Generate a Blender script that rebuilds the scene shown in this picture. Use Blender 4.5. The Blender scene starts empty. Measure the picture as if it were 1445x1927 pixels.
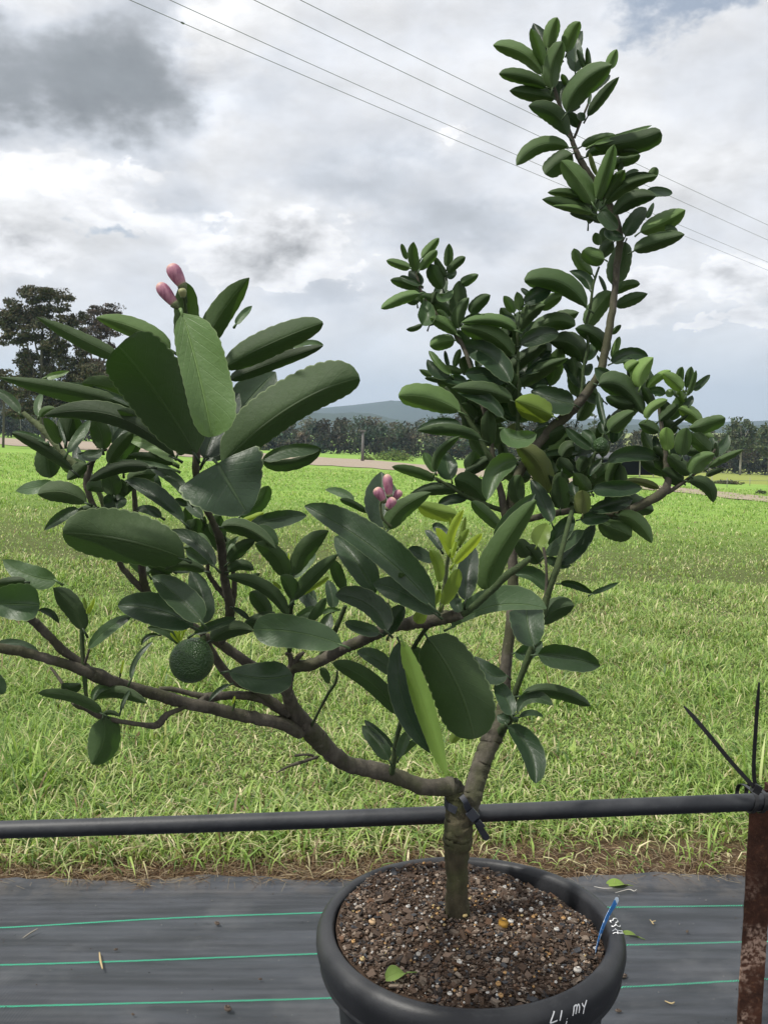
import bpy, math, random
import numpy as np
from mathutils import Vector, Matrix
from mathutils.bvhtree import BVHTree
random.seed(7); RNG = np.random.default_rng(11)
S = bpy.context.scene
COL = S.collection
# ------------------------------------------------------------------ camera
F = 1750.0; CX = 722.5; CY = 963.5; HOR = 805.0; CAMH = 1.07
PITCH = math.atan((CY-HOR)/F)
cam = bpy.data.cameras.new("camera"); camo = bpy.data.objects.new("camera", cam); COL.objects.link(camo)
cam.sensor_fit = 'VERTICAL'; cam.sensor_height = 36; cam.lens = F/1927*36
cam.clip_start = .02; cam.clip_end = 20000
camo.location = (0, 0, CAMH); camo.rotation_euler = (math.pi/2-PITCH, 0, 0)
S.camera = camo
cp, sp = math.cos(PITCH), math.sin(PITCH)
# ------------------------------------------------------------------ colour management and light
S.view_settings.view_transform = 'Standard'; S.view_settings.look = 'None'
S.view_settings.exposure = 0.0; S.view_settings.gamma = 1.0
SUN_EL = math.radians(58); SUN_AZ = math.radians(-112)      # azimuth from +Y (ahead), negative = left
sl = bpy.data.lights.new("sun", 'SUN'); sl.energy = 4.0; sl.angle = math.radians(4); sl.color = (1.0, .96, .88)
so = bpy.data.objects.new("sun", sl); COL.objects.link(so)
sdir = Vector((math.sin(SUN_AZ)*math.cos(SUN_EL), math.cos(SUN_AZ)*math.cos(SUN_EL), math.sin(SUN_EL)))
so.rotation_euler = (-sdir).to_track_quat('-Z', 'Y').to_euler()

class NT:
    """tiny node expression helper"""
    def __init__(s, tree): s.t = tree; s.n = tree.nodes; s.l = tree.links
    def put(s, inp, v):
        if isinstance(v, bpy.types.NodeSocket): s.l.new(v, inp)
        elif v is not None:
            try: inp.default_value = v
            except Exception: inp.default_value = tuple(v)+(1,)
    def m(s, op, a, b=None, c=None, clamp=False):
        n = s.n.new('ShaderNodeMath'); n.operation = op; n.use_clamp = clamp
        for i, v in enumerate((a, b, c)):
            if v is not None: s.put(n.inputs[i], v)
        return n.outputs[0]
    def vm(s, op, a, b=None, scale=None):
        n = s.n.new('ShaderNodeVectorMath'); n.operation = op
        s.put(n.inputs[0], a)
        if b is not None: s.put(n.inputs[1], b)
        if scale is not None: s.put(n.inputs[3], scale)
        return n.outputs[1] if op in ('LENGTH', 'DOT_PRODUCT') else n.outputs[0]
    def xyz(s, x, y, z):
        n = s.n.new('ShaderNodeCombineXYZ')
        for i, v in enumerate((x, y, z)): s.put(n.inputs[i], v)
        return n.outputs[0]
    def sep(s, v):
        n = s.n.new('ShaderNodeSeparateXYZ'); s.put(n.inputs[0], v); return n.outputs
    def noise(s, vec, scale, detail=4, rough=.5, dist=0, col=False):
        n = s.n.new('ShaderNodeTexNoise'); s.put(n.inputs['Vector'], vec)
        n.inputs['Scale'].default_value = scale; n.inputs['Detail'].default_value = detail
        n.inputs['Roughness'].default_value = rough; n.inputs['Distortion'].default_value = dist
        return n.outputs['Color' if col else 'Fac']
    def vor(s, vec, scale, feat='F1', out='Distance'):
        n = s.n.new('ShaderNodeTexVoronoi'); s.put(n.inputs['Vector'], vec); n.feature = feat
        n.inputs['Scale'].default_value = scale; return n.outputs[out]
    def mix(s, f, a, b, mode='MIX'):
        n = s.n.new('ShaderNodeMix'); n.data_type = 'RGBA'; n.blend_type = mode; n.clamp_factor = True
        s.put(n.inputs[0], f)
        for i, v in ((6, a), (7, b)):
            if isinstance(v, tuple) and len(v) == 3: v = v+(1,)
            s.put(n.inputs[i], v)
        return n.outputs[2]
    def ss(s, v, lo, hi):
        n = s.n.new('ShaderNodeMapRange'); n.interpolation_type = 'SMOOTHSTEP'
        s.put(n.inputs[0], v); n.inputs[1].default_value = lo; n.inputs[2].default_value = hi
        return n.outputs[0]
    def attr(s, name, out='Color'):
        n = s.n.new('ShaderNodeAttribute'); n.attribute_name = name; return n.outputs[out]
    def bump(s, h, strength=.3, dist=.01):
        n = s.n.new('ShaderNodeBump'); s.put(n.inputs['Height'], h)
        n.inputs['Strength'].default_value = strength; n.inputs['Distance'].default_value = dist
        return n.outputs[0]

# ------------------------------------------------------------------ sky
W = bpy.data.worlds.new("World"); S.world = W; W.use_nodes = True
W.node_tree.nodes.clear()
w = NT(W.node_tree)
bg = w.n.new('ShaderNodeBackground'); wo = w.n.new('ShaderNodeOutputWorld'); w.l.new(bg.outputs[0], wo.inputs[0])
bg.inputs[1].default_value = .1
sky = w.n.new('ShaderNodeTexSky'); sky.sky_type = 'NISHITA'; sky.sun_disc = False
sky.sun_elevation = SUN_EL; sky.sun_rotation = SUN_AZ
tc = w.n.new('ShaderNodeTexCoord')
dx, dy, dz = w.sep(tc.outputs['Generated'])
az = w.m('ARCTAN2', dx, dy); el = w.m('ARCSINE', dz)
base = w.xyz(az, w.m('MULTIPLY', el, 1.7), 3.1)
warp = w.noise(base, 6.0, 4, .6, 0, col=True)
wx, wy, wz = w.sep(warp)
warp2 = w.noise(base, 26.0, 4, .6, 0, col=True)
vx, vy, vz = w.sep(warp2)
def wob(a, b, k, k2): return w.m('ADD', a, w.m('ADD', w.m('MULTIPLY', w.m('SUBTRACT', b, .5), k), k2))
azw = wob(az, wx, .16, w.m('MULTIPLY', w.m('SUBTRACT', vx, .5), .05))
elw = wob(el, wy, .12, w.m('MULTIPLY', w.m('SUBTRACT', vy, .5), .04))
def blobs(lst, a=None, e=None):
    tot = None
    for px, py, rx, ry, amp in lst:
        A0 = math.atan((px-CX)/F); E0 = math.atan((HOR-py)/F)
        qx = w.m('MULTIPLY', w.m('SUBTRACT', a or azw, A0), F/rx); qy = w.m('MULTIPLY', w.m('SUBTRACT', e or elw, E0), F/ry)
        r2 = w.m('ADD', w.m('MULTIPLY', qx, qx), w.m('MULTIPLY', qy, qy))
        g = w.m('MULTIPLY', w.m('EXPONENT', w.m('MULTIPLY', r2, -1.0)), amp)
        tot = g if tot is None else w.m('ADD', tot, g)
    return tot
f1 = w.noise(base, 7.5, 9, .56, .15)
base2 = w.vm('ADD', base, (0.010, -0.030, 0.0))
f2 = w.noise(base2, 7.5, 9, .56, .15)
fbig = w.noise(base, 2.6, 5, .5, .1)
dark = blobs([(170,205,220,75,.78),(310,140,85,110,.42),(60,245,170,40,.30),(700,340,170,60,.42),(900,420,190,45,.42),
              (520,220,120,60,.18),(640,555,240,26,.22),(850,470,220,30,.16),(370,430,120,50,.22),(1180,640,300,30,.12),
              (760,605,160,20,.12),(1150,60,300,60,.0),(930,250,140,40,.18),(30,590,60,40,.2),(1380,640,80,25,.15)])
white = blobs([(430,150,55,150,.6),(60,60,110,60,.35),(120,370,110,40,.5),(270,330,60,60,.25),(60,440,120,60,.4),(560,450,110,60,.62),(470,500,120,60,.4),
               (840,275,60,35,.55),(1375,560,75,55,.7),(1190,575,70,45,.35),(20,505,90,45,.6),(690,480,80,50,.3),(1380,370,120,40,.3),
               (480,40,120,60,.3),(1420,650,60,25,.3)])
gap = blobs([(1330,40,170,32,.72),(1180,95,120,50,.50),(200,472,70,13,.6),(10,345,50,22,.6),(390,470,60,10,.3),(420,0,60,20,.3),
             (1300,190,220,60,.16)])
gapn = w.ss(w.m('ADD', gap, w.m('MULTIPLY', w.m('SUBTRACT', w.noise(base, 30, 6, .6), .5), .9)), .28, .75)
gapn = w.m('MULTIPLY', gapn, w.ss(el, -.2, .05))
d1 = w.m('ADD', dark, w.m('MULTIPLY', w.m('SUBTRACT', f1, .5), .95))
d1 = w.m('ADD', d1, w.m('MULTIPLY', w.m('SUBTRACT', fbig, .55), .5))
d1 = w.m('SUBTRACT', d1, w.m('MULTIPLY', white, .55))
shade = w.ss(d1, -.35, 1.05)
cr = w.n.new('ShaderNodeValToRGB'); w.l.new(shade, cr.inputs[0])
e = cr.color_ramp.elements
e[0].position = 0.0; e[0].color = (.90,.90,.905,1)
e[1].position = 1.0; e[1].color = (.27,.29,.31,1)
for p, c in ((.22,(.76,.78,.82,1)),(.42,(.61,.64,.69,1)),(.62,(.46,.485,.52,1)),(.82,(.34,.36,.385,1))):
    k = cr.color_ramp.elements.new(p); k.color = c
relief = w.m('MULTIPLY', w.m('SUBTRACT', f1, f2), w.m('ADD', .9, w.m('MULTIPLY', white, 1.3)))
rel3 = w.m('ADD', 1.0, relief)
cc = w.vm('SCALE', cr.outputs[0], scale=rel3)
# pale haze towards the horizon
hz = w.m('MULTIPLY', w.ss(el, .15, .0), .85)
hz = w.m('MULTIPLY', hz, w.m('SUBTRACT', 1.0, w.m('MULTIPLY', white, .9), clamp=True))
cc = w.mix(hz, cc, (.70,.78,.86))
puff = blobs([(575,458,115,42,.9),(470,500,110,46,.85),(1378,560,66,44,1.05),(1185,580,60,36,.8),(1300,640,50,16,.5),(120,365,100,32,.6),(18,512,80,36,.8),(845,275,46,22,.6),
              (210,440,110,34,.6),(1420,640,60,18,.6),(700,520,90,30,.45),(290,330,50,40,.4)])
ed = w.m('ADD', puff, w.m('MULTIPLY', w.m('SUBTRACT', w.noise(base, 15, 8, .62, .4), .5), 1.5))
pm = w.m('MULTIPLY', w.ss(ed, .24, .36), w.m('MULTIPLY', w.ss(puff, .10, .30), .95))
body = w.ss(ed, .40, 1.25)
ptone = w.m('ADD', .95, w.m('MULTIPLY', body, -.30)); ptone = w.m('ADD', ptone, w.m('MULTIPLY', relief, 1.3))
cc = w.mix(pm, cc, w.xyz(ptone, ptone, w.m('MULTIPLY', ptone, 1.015)))
cc10 = w.vm('SCALE', cc, scale=10.7)
blue = w.vm('SCALE', sky.outputs[0], scale=1.0)
blue = w.mix(.45, blue, (6.2,6.8,7.6))
fin = w.mix(w.m('MULTIPLY', gapn, .95), cc10, blue)
# underneath the horizon only the ground's own tone
fin = w.mix(w.ss(el, -.03, -.12), fin, (2.2,2.4,1.8))
w.l.new(fin, bg.inputs[0])

# ------------------------------------------------------------------ coordinates
def P(x, y, d):
    a = (x-CX)/F*d; b = -(y-CY)/F*d
    return Vector((a, d*cp + b*sp, CAMH - d*sp + b*cp))
def ray(x, y): return (P(x, y, 1.0) - camo.location).normalized()
def sst(t): t = np.clip(t, 0, 1); return t*t*(3-2*t)
def ground(X, Y):
    X = np.asarray(X, float); Y = np.asarray(Y, float)
    t = sst((Y-2.9)/6.0)
    z = -.025*np.clip(Y-2.9, 0, 260)
    z = z - .05*np.clip(X, -120, 120)*t*(1-sst((Y-300)/500))
    b = sst((Y-2.5)/.8)*(1-sst((Y-30)/20))
    z = z + b*(.012*np.sin(X*2.3+1)*np.sin(Y*2.9)+.008*np.sin(X*5.1+Y*3.3))
    return z
def gp(x, y, lift=0):
    r = ray(x, y); lo, hi = .5, 3000.0
    for _ in range(60):
        m = (lo+hi)/2; p = camo.location + r*m
        if p.z < float(ground(p.x, p.y)): hi = m
        else: lo = m
    p = camo.location + r*hi
    return Vector((p.x, p.y, float(ground(p.x, p.y))+lift))
def ray_y(x, y, Y):
    r = ray(x, y); return camo.location + r*(Y/r.y)

# ------------------------------------------------------------------ object helpers
def tag(o, label=None, cat=None, group=None, kind=None):
    for k, v in (('label', label), ('category', cat), ('group', group), ('kind', kind)):
        if v: o[k] = v
    return o
def empty(name, loc, label, cat, group=None):
    o = bpy.data.objects.new(name, None); o.empty_display_size = .05
    COL.objects.link(o); o.location = loc; o['_w'] = tuple(loc); del o['_w']
    return tag(o, label, cat, group)
WORLDLOC = {}
def mk(name, V, Fc, mat, parent=None, smooth=True, cols=None, uvs=None, origin=None):
    V = np.asarray(V, float).reshape(-1, 3)
    if origin is None:
        origin = (V.min(0)+V.max(0))/2; origin[2] = V[:, 2].min()
    origin = np.asarray(origin, float)
    me = bpy.data.meshes.new(name)
    if isinstance(Fc, np.ndarray):
        n, k = Fc.shape
        me.vertices.add(len(V)); me.vertices.foreach_set('co', (V-origin).ravel())
        me.loops.add(n*k); me.loops.foreach_set('vertex_index', Fc.ravel().astype(np.int32))
        me.polygons.add(n); me.polygons.foreach_set('loop_start', np.arange(0, n*k, k, dtype=np.int32))
        me.polygons.foreach_set('loop_total', np.full(n, k, np.int32)); me.update(calc_edges=True)
    else:
        me.from_pydata((V-origin).tolist(), [], Fc); me.update()
    if smooth: me.polygons.foreach_set('use_smooth', [True]*len(me.polygons))
    if cols is not None:
        a = me.color_attributes.new('Col', 'FLOAT_COLOR', 'POINT')
        c = np.ones((len(V), 4)); c[:, :np.asarray(cols).shape[1]] = cols
        a.data.foreach_set('color', c.ravel())
    if uvs is not None:
        ul = me.uv_layers.new(name='UV'); li = np.empty(len(me.loops), np.int32); me.loops.foreach_get('vertex_index', li)
        ul.data.foreach_set('uv', np.asarray(uvs)[li].ravel())
    for mm in (mat if isinstance(mat, (list, tuple)) else [mat]): me.materials.append(mm)
    o = bpy.data.objects.new(name, me); COL.objects.link(o)
    base = np.zeros(3)
    if parent is not None:
        o.parent = parent; q = parent
        while q is not None: base += np.array(q.location); q = q.parent
    o.location = origin-base
    return o
class MB:
    """collects shapes into one mesh"""
    def __init__(s): s.V = []; s.F = []; s.C = []
    def add(s, V, Fc, c=None):
        b = len(s.V); s.V += [tuple(v) for v in V]; s.F += [tuple(i+b for i in f) for f in Fc]
        s.C += [tuple(c) if c is not None else (1, 1, 1)]*len(V)
    def box(s, c, sx, sy, sz, R=None, col=None, jit=0):
        V = []
        for i in range(8):
            v = Vector(((i & 1)-.5, ((i >> 1) & 1)-.5, ((i >> 2) & 1)-.5))
            v = Vector((v.x*sx, v.y*sy, v.z*sz))
            if jit: v = Vector([a*(1+random.uniform(-jit, jit)) for a in v])
            if R is not None: v = R @ v
            V.append(v+Vector(c))
        s.add(V, [(0,2,3,1),(4,5,7,6),(0,1,5,4),(2,6,7,3),(0,4,6,2),(1,3,7,5)], col)
    def tube(s, pts, rad, n=10, cap=True, col=None, bump=0, flat=None):
        pts = [Vector(p) for p in pts]; V = []; Fc = []
        up = Vector((.13, -.9, .41)); prev = None
        for i, p in enumerate(pts):
            t = (pts[min(i+1, len(pts)-1)]-pts[max(i-1, 0)]).normalized()
            if prev is None: a = t.cross(up).normalized()
            else: a = (prev - t*prev.dot(t)).normalized()
            prev = a; b = t.cross(a)
            r = rad[i] if hasattr(rad, '__len__') else rad
            for k in range(n):
                th = 2*math.pi*k/n
                rr = r*(1+bump*random.uniform(-1, 1))
                V.append(p + a*math.cos(th)*rr + b*math.sin(th)*rr)
        for i in range(len(pts)-1):
            for k in range(n):
                Fc.append((i*n+k, i*n+(k+1) % n, (i+1)*n+(k+1) % n, (i+1)*n+k))
        if cap:
            V.append(pts[0]); V.append(pts[-1]); m = len(pts)
            for k in range(n):
                Fc.append((m*n, (k+1) % n, k)); Fc.append((m*n+1, (m-1)*n+k, (m-1)*n+(k+1) % n))
        s.add(V, Fc, col)
    def lathe(s, prof, c, axis=(0, 0, 1), n=24, col=None):
        ax = Vector(axis).normalized(); a = ax.orthogonal().normalized(); b = ax.cross(a); V = []; Fc = []
        for r, z in prof:
            for k in range(n):
                th = 2*math.pi*k/n; V.append(Vector(c)+ax*z+a*r*math.cos(th)+b*r*math.sin(th))
        for i in range(len(prof)-1):
            for k in range(n):
                Fc.append((i*n+k, i*n+(k+1) % n, (i+1)*n+(k+1) % n, (i+1)*n+k))
        s.add(V, Fc, col)
    def build(s, name, mat, parent=None, smooth=True, cols=True, origin=None):
        return mk(name, s.V, s.F, mat, parent, smooth, cols=s.C if cols else None, origin=origin)
def catmull(pts, n=6):
    """pts: tuples; smooth resample"""
    A = np.array(pts, float); out = []
    for i in range(len(A)-1):
        p0 = A[max(i-1, 0)]; p1 = A[i]; p2 = A[i+1]; p3 = A[min(i+2, len(A)-1)]
        for k in range(n):
            t = k/n
            out.append(.5*((2*p1)+(-p0+p2)*t+(2*p0-5*p1+4*p2-p3)*t*t+(-p0+3*p1-3*p2+p3)*t**3))
    out.append(A[-1]); return np.array(out)

# ------------------------------------------------------------------ materials
def material(name):
    m = bpy.data.materials.new(name); m.use_nodes = True; t = NT(m.node_tree)
    b = t.n['Principled BSDF']; return m, t, b
def simple(name, col, rough=.6, spec=.5, noise=0, nscale=40, bump=0, bscale=200, metallic=0, vcol=False):
    m, t, b = material(name)
    g = t.n.new('ShaderNodeTexCoord').outputs['Object']
    c = col+(1,)
    b.inputs['Base Color'].default_value = c
    cc = t.attr('Col') if vcol else None
    if noise:
        f = t.noise(g, nscale, 5, .6)
        k = t.m('ADD', 1-noise, t.m('MULTIPLY', f, 2*noise))
        src = t.vm('SCALE', cc if vcol else t.xyz(*col), scale=k)
        if vcol: src = t.vm('MULTIPLY', src, t.xyz(*col))
        t.l.new(src, b.inputs['Base Color'])
    elif vcol: t.l.new(t.vm('MULTIPLY', cc, t.xyz(*col)), b.inputs['Base Color'])
    b.inputs['Roughness'].default_value = rough; b.inputs['Specular IOR Level'].default_value = spec
    b.inputs['Metallic'].default_value = metallic
    if bump: t.l.new(t.bump(t.noise(g, bscale, 4, .6), bump, .002), b.inputs['Normal'])
    return m

# leaf: glossy dark upper side, paler matt underside, light passing through
def leaf_material():
    m, t, b = material('citrus_leaf')
    uv = t.n.new('ShaderNodeUVMap').outputs[0]; u, v, _ = t.sep(uv)
    obj = t.n.new('ShaderNodeTexCoord').outputs['Object']
    back = t.n.new('ShaderNodeNewGeometry').outputs['Backfacing']
    tr, tg, tb = t.sep(t.attr('Col'))
    s = t.m('ABSOLUTE', t.m('SUBTRACT', u, .5))
    mid = t.ss(s, .030, .008)
    ph = t.m('FRACT', t.m('ADD', t.m('MULTIPLY', v, 8.5), t.m('MULTIPLY', s, -5.0)))
    line = t.ss(t.m('ABSOLUTE', t.m('SUBTRACT', ph, .5)), .07, .0)
    line = t.m('MULTIPLY', line, t.ss(s, .49, .35))
    n1 = t.noise(obj, 42, 5, .6); n2 = t.noise(obj, 260, 3, .6)
    top = t.mix(n1, (.016,.036,.018), (.028,.058,.026))
    und = t.mix(n1, (.038,.072,.023), (.060,.106,.034))
    vein = t.m('ADD', t.m('MULTIPLY', mid, .7), t.m('MULTIPLY', line, .07), clamp=True)
    top = t.mix(vein, top, (.06,.10,.04)); und = t.mix(t.m('MULTIPLY', vein, .9), und, (.09,.14,.05))
    c = t.mix(back, top, und)
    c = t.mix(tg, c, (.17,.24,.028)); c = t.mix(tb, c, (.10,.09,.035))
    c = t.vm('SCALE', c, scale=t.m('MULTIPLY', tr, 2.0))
    edge = t.ss(s, .474, .494)
    c = t.mix(t.m('MULTIPLY', edge, .55), c, (.26,.33,.16))
    spots = t.ss(t.noise(obj, 90, 6, .75), .655, .70)
    c = t.mix(t.m('MULTIPLY', spots, .3), c, (.16,.15,.08))
    t.l.new(c, b.inputs['Base Color'])
    t.l.new(t.m('ADD', t.m('ADD', .34, t.m('MULTIPLY', n1, .22)), t.m('MULTIPLY', back, .25)), b.inputs['Roughness'])
    b.inputs['Specular IOR Level'].default_value = .5
    h = t.m('ADD', t.m('MULTIPLY', t.m('ADD', t.m('MULTIPLY', line, .15), t.m('MULTIPLY', mid, 2.0)), -.5), t.m('MULTIPLY', n1, 1.0))
    h = t.m('ADD', h, t.m('MULTIPLY', n2, .15))
    t.l.new(t.bump(h, .55, .0028), b.inputs['Normal'])
    trn = t.n.new('ShaderNodeBsdfTranslucent')
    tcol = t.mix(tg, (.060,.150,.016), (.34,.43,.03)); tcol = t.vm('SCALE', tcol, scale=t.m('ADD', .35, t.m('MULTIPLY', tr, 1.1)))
    t.l.new(tcol, trn.inputs[0])
    mx = t.n.new('ShaderNodeMixShader'); t.put(mx.inputs[0], t.m('ADD', .20, t.m('MULTIPLY', tg, .25)))
    t.l.new(b.outputs[0], mx.inputs[1]); t.l.new(trn.outputs[0], mx.inputs[2])
    t.l.new(mx.outputs[0], t.n['Material Output'].inputs[0])
    return m
M_LEAF = leaf_material()

def bark_material(name, c1, c2, green):
    m, t, b = material(name)
    g = t.n.new('ShaderNodeTexCoord').outputs['Object']
    st = t.vm('MULTIPLY', g, (1, 1, .35))
    n1 = t.noise(st, 60, 6, .65); n2 = t.noise(g, 300, 4, .7); n3 = t.noise(g, 22, 3, .5)
    c = t.mix(t.ss(n1, .3, .7), c1, c2)
    c = t.mix(t.m('MULTIPLY', t.ss(n3, .42, .62), green), c, (.055,.062,.025))
    c = t.mix(t.ss(n2, .62, .72), c, (.16,.14,.10))
    t.l.new(c, b.inputs['Base Color']); b.inputs['Roughness'].default_value = .85
    b.inputs['Specular IOR Level'].default_value = .25
    t.l.new(t.bump(t.m('ADD', n1, t.m('MULTIPLY', n2, .6)), .8, .002), b.inputs['Normal'])
    return m
M_BARK = bark_material('bark_brown', (.052,.047,.036), (.130,.116,.090), .6)
M_TRUNK = bark_material('bark_mossy', (.045,.040,.024), (.095,.080,.048), .7)
M_TWIG = bark_material('twig_green', (.030,.050,.020), (.060,.090,.034), .3)
M_TWIGP = bark_material('twig_pale', (.10,.13,.06), (.17,.20,.10), .2)

def bs(name, *a, **k): return simple(name, *a, **k)
def worn_plastic(name, c, dust, rough):
    m, t, b = material(name); g = t.n.new('ShaderNodeNewGeometry').outputs['Position']; nz = t.sep(t.n.new('ShaderNodeNewGeometry').outputs['Normal'])[2]
    n = t.noise(g, 9, 6, .7); n2 = t.noise(g, 160, 3, .7); n3 = t.noise(t.vm('MULTIPLY', g, (1, 1, 4)), 35, 4, .6)
    dd = t.m('MULTIPLY', t.ss(t.m('ADD', n, t.m('MULTIPLY', nz, .18)), .45, .80), .55)
    cc = t.mix(dd, c, dust); cc = t.mix(t.m('MULTIPLY', t.ss(n2, .64, .72), .4), cc, dust); cc = t.mix(t.m('MULTIPLY', t.ss(n3, .60, .70), .3), cc, dust)
    t.l.new(cc, b.inputs['Base Color']); t.l.new(t.m('ADD', rough, t.m('MULTIPLY', n, .25)), b.inputs['Roughness'])
    t.l.new(t.bump(t.m('ADD', n2, t.m('MULTIPLY', n3, .7)), .22, .0012), b.inputs['Normal']); return m
M_PIPE = worn_plastic('black_poly_pipe', (.014,.016,.020), (.060,.063,.068), .38)
M_POT = worn_plastic('black_pot_plastic', (.012,.013,.016), (.050,.051,.053), .36)
M_TIE = bs('black_nylon', (.010,.010,.011), .38, .5)
M_WHITE = bs('white_paint_marker', (.80,.80,.80), .6, .3)
M_WIRE = bs('wire_aluminium', (.16,.17,.18), .6, .3)

# ------------------------------------------------------------------ ground
def ground_material():
    m, t, b = material('paddock_ground')
    g = t.n.new('ShaderNodeTexCoord').outputs['Object']
    geo = t.n.new('ShaderNodeNewGeometry').outputs['Position']
    x, y, z = t.sep(geo)
    n0 = t.noise(geo, .35, 5, .6); n1 = t.noise(geo, 3.0, 6, .65); n2 = t.noise(geo, 40, 4, .7); nf = t.noise(geo, 11, 8, .75)
    grass = t.mix(t.ss(n0, .35, .65), (.20,.345,.062), (.26,.40,.080))
    grass = t.mix(t.m('MULTIPLY', t.ss(n1, .52, .72), .5), grass, (.31,.36,.13))
    grass = t.mix(t.m('MULTIPLY', t.ss(nf, .45, .70), .40), grass, (.10,.19,.035))
    soil = t.mix(n1, (.060,.036,.022), (.12,.080,.050))
    soil = t.mix(t.ss(n2, .5, .75), soil, (.035,.022,.014))
    soil = t.mix(t.m('MULTIPLY', t.ss(t.noise(geo, 90, 3, .6), .62, .7), .7), soil, (.26,.20,.13))
    near = t.ss(t.m('ADD', y, t.m('MULTIPLY', t.m('SUBTRACT', n1, .5), .3)), 2.25, 2.5)
    under = t.mix(t.ss(y, 7.0, 20.0), (.10,.13,.040), grass)
    under = t.mix(t.m('MULTIPLY', t.m('MULTIPLY', t.ss(n2, .45, .6), .55), t.ss(y, 20, 7)), under, (.075,.050,.028))
    c = t.mix(near, soil, under)
    # sere strip of the far paddock
    far = t.m('MULTIPLY', t.ss(y, 62, 66), t.ss(x, 18, 26))
    c = t.mix(t.m('MULTIPLY', far, .55), c, (.27,.23,.065))
    t.l.new(c, b.inputs['Base Color']); b.inputs['Roughness'].default_value = .95
    b.inputs['Specular IOR Level'].default_value = .15
    t.l.new(t.bump(t.m('ADD', n2, nf), .6, .03), b.inputs['Normal'])
    return m
def graded(lo, hi, near, step0, growth):
    v = [near]; s = step0
    while v[-1] < hi: v.append(v[-1]+s); s *= growth
    u = [near]; s = step0
    while u[-1] > lo: u.append(u[-1]-s); s *= growth
    return np.array(sorted(set(u[1:]+v)))
ys = np.concatenate([[-20, -8, -3], np.linspace(-1.5, 8, 76), graded(8, 6000, 8, .3, 1.06)[graded(8, 6000, 8, .3, 1.06) > 8.1]])
xs = graded(-4000, 4000, 0, .14, 1.065)
GX, GY = np.meshgrid(xs, ys); GZ = ground(GX, GY)
nx, ny = len(xs), len(ys)
ii = (np.arange(ny-1)[:, None]*nx+np.arange(nx-1)[None, :]).ravel()
FC = np.stack([ii, ii+1, ii+nx+1, ii+nx], 1)
go = mk('ground', np.stack([GX, GY, GZ], -1).reshape(-1, 3), FC, ground_material(), origin=(0, 0, 0)); tag(go, kind='structure')
go['label'] = 'green grass paddock falling away from the nursery edge'

# dirt road across the paddock
def dirt_material():
    m, t, b = material('dirt_track')
    g = t.n.new('ShaderNodeNewGeometry').outputs['Position']
    n = t.noise(g, .5, 6, .65); n2 = t.noise(g, 4, 5, .7)
    c = t.mix(n, (.27,.21,.15), (.38,.31,.24)); c = t.mix(t.m('MULTIPLY', t.ss(n2, .55, .75), .5), c, (.20,.19,.08))
    t.l.new(c, b.inputs['Base Color']); b.inputs['Roughness'].default_value = .95
    return m
def interp(lst, x): return float(np.interp(x, [a for a, _ in lst], [b for _, b in lst]))
r_top = [(-300, 800), (0, 820), (466, 851), (700, 867), (1240, 915), (1445, 936), (1700, 962)]
r_bot = [(-300, 818), (0, 837), (466, 867), (700, 882), (1240, 924), (1445, 947), (1700, 975)]
V = []; Fq = []; NXr = 80
for i in range(NXr+1):
    x = -300+2000*i/NXr
    yt = interp(r_top, x)+random.uniform(-.8, .8); yb = interp(r_bot, x)+random.uniform(-1.0, 1.0)
    for k in range(5):
        V.append(gp(x, yt+(yb-yt)*k/4, .03))
for i in range(NXr):
    for k in range(4):
        a = i*5+k; Fq.append((a, a+1, a+6, a+5))
ro = mk('dirt_track', V, Fq, dirt_material()); tag(ro, 'pinkish dirt track crossing behind the green paddock', kind='structure')

# ------------------------------------------------------------------ hills
def hill(name, prof, dist, depth, mat, lab):
    V = []; Fq = []; n = 90; rows = 14
    for j in range(rows+1):
        t = j/rows; Y = dist+(t-.5)*2*depth
        for i in range(n+1):
            px = -900+3200*i/n
            X = (px-CX)/F*dist
            hgt = (HOR-interp(prof, px))/F*dist+CAMH+12
            w_ = math.cos((t-.5)*math.pi)**1.3 if 0 < t < 1 else 0
            hh = hgt*w_*(1+.05*math.sin(i*1.7+j)+.04*math.sin(i*.6+j*1.3)*(abs(t-.5) > .05))
            V.append((X*(Y/dist), Y, -12+hh))
    for j in range(rows):
        for i in range(n):
            a = j*(n+1)+i; Fq.append((a, a+1, a+n+2, a+n+1))
    o = mk(name, V, Fq, mat); tag(o, lab, kind='structure'); return o
M_HILL = bs('hill_forest', (.040,.058,.030), .95, .1, noise=.35, nscale=.012)
hill('hills', [(-900, 770), (-300, 735), (0, 722), (120, 745), (300, 790), (560, 782), (610, 768), (650, 763), (690, 763), (715, 758), (745, 751), (790, 756), (850, 775), (930, 790), (1080, 790), (1150, 786), (1230, 793), (1340, 796), (1500, 788), (2300, 780)], 2500, 450, M_HILL, 'blue forested range on the skyline')
hill('foothills', [(-900, 790), (0, 770), (250, 792), (500, 786), (600, 779), (680, 776), (740, 788), (800, 797), (900, 803), (1100, 800), (1400, 800), (2300, 795)], 1500, 250, M_HILL, 'low green ridge in front of the range')

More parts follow.
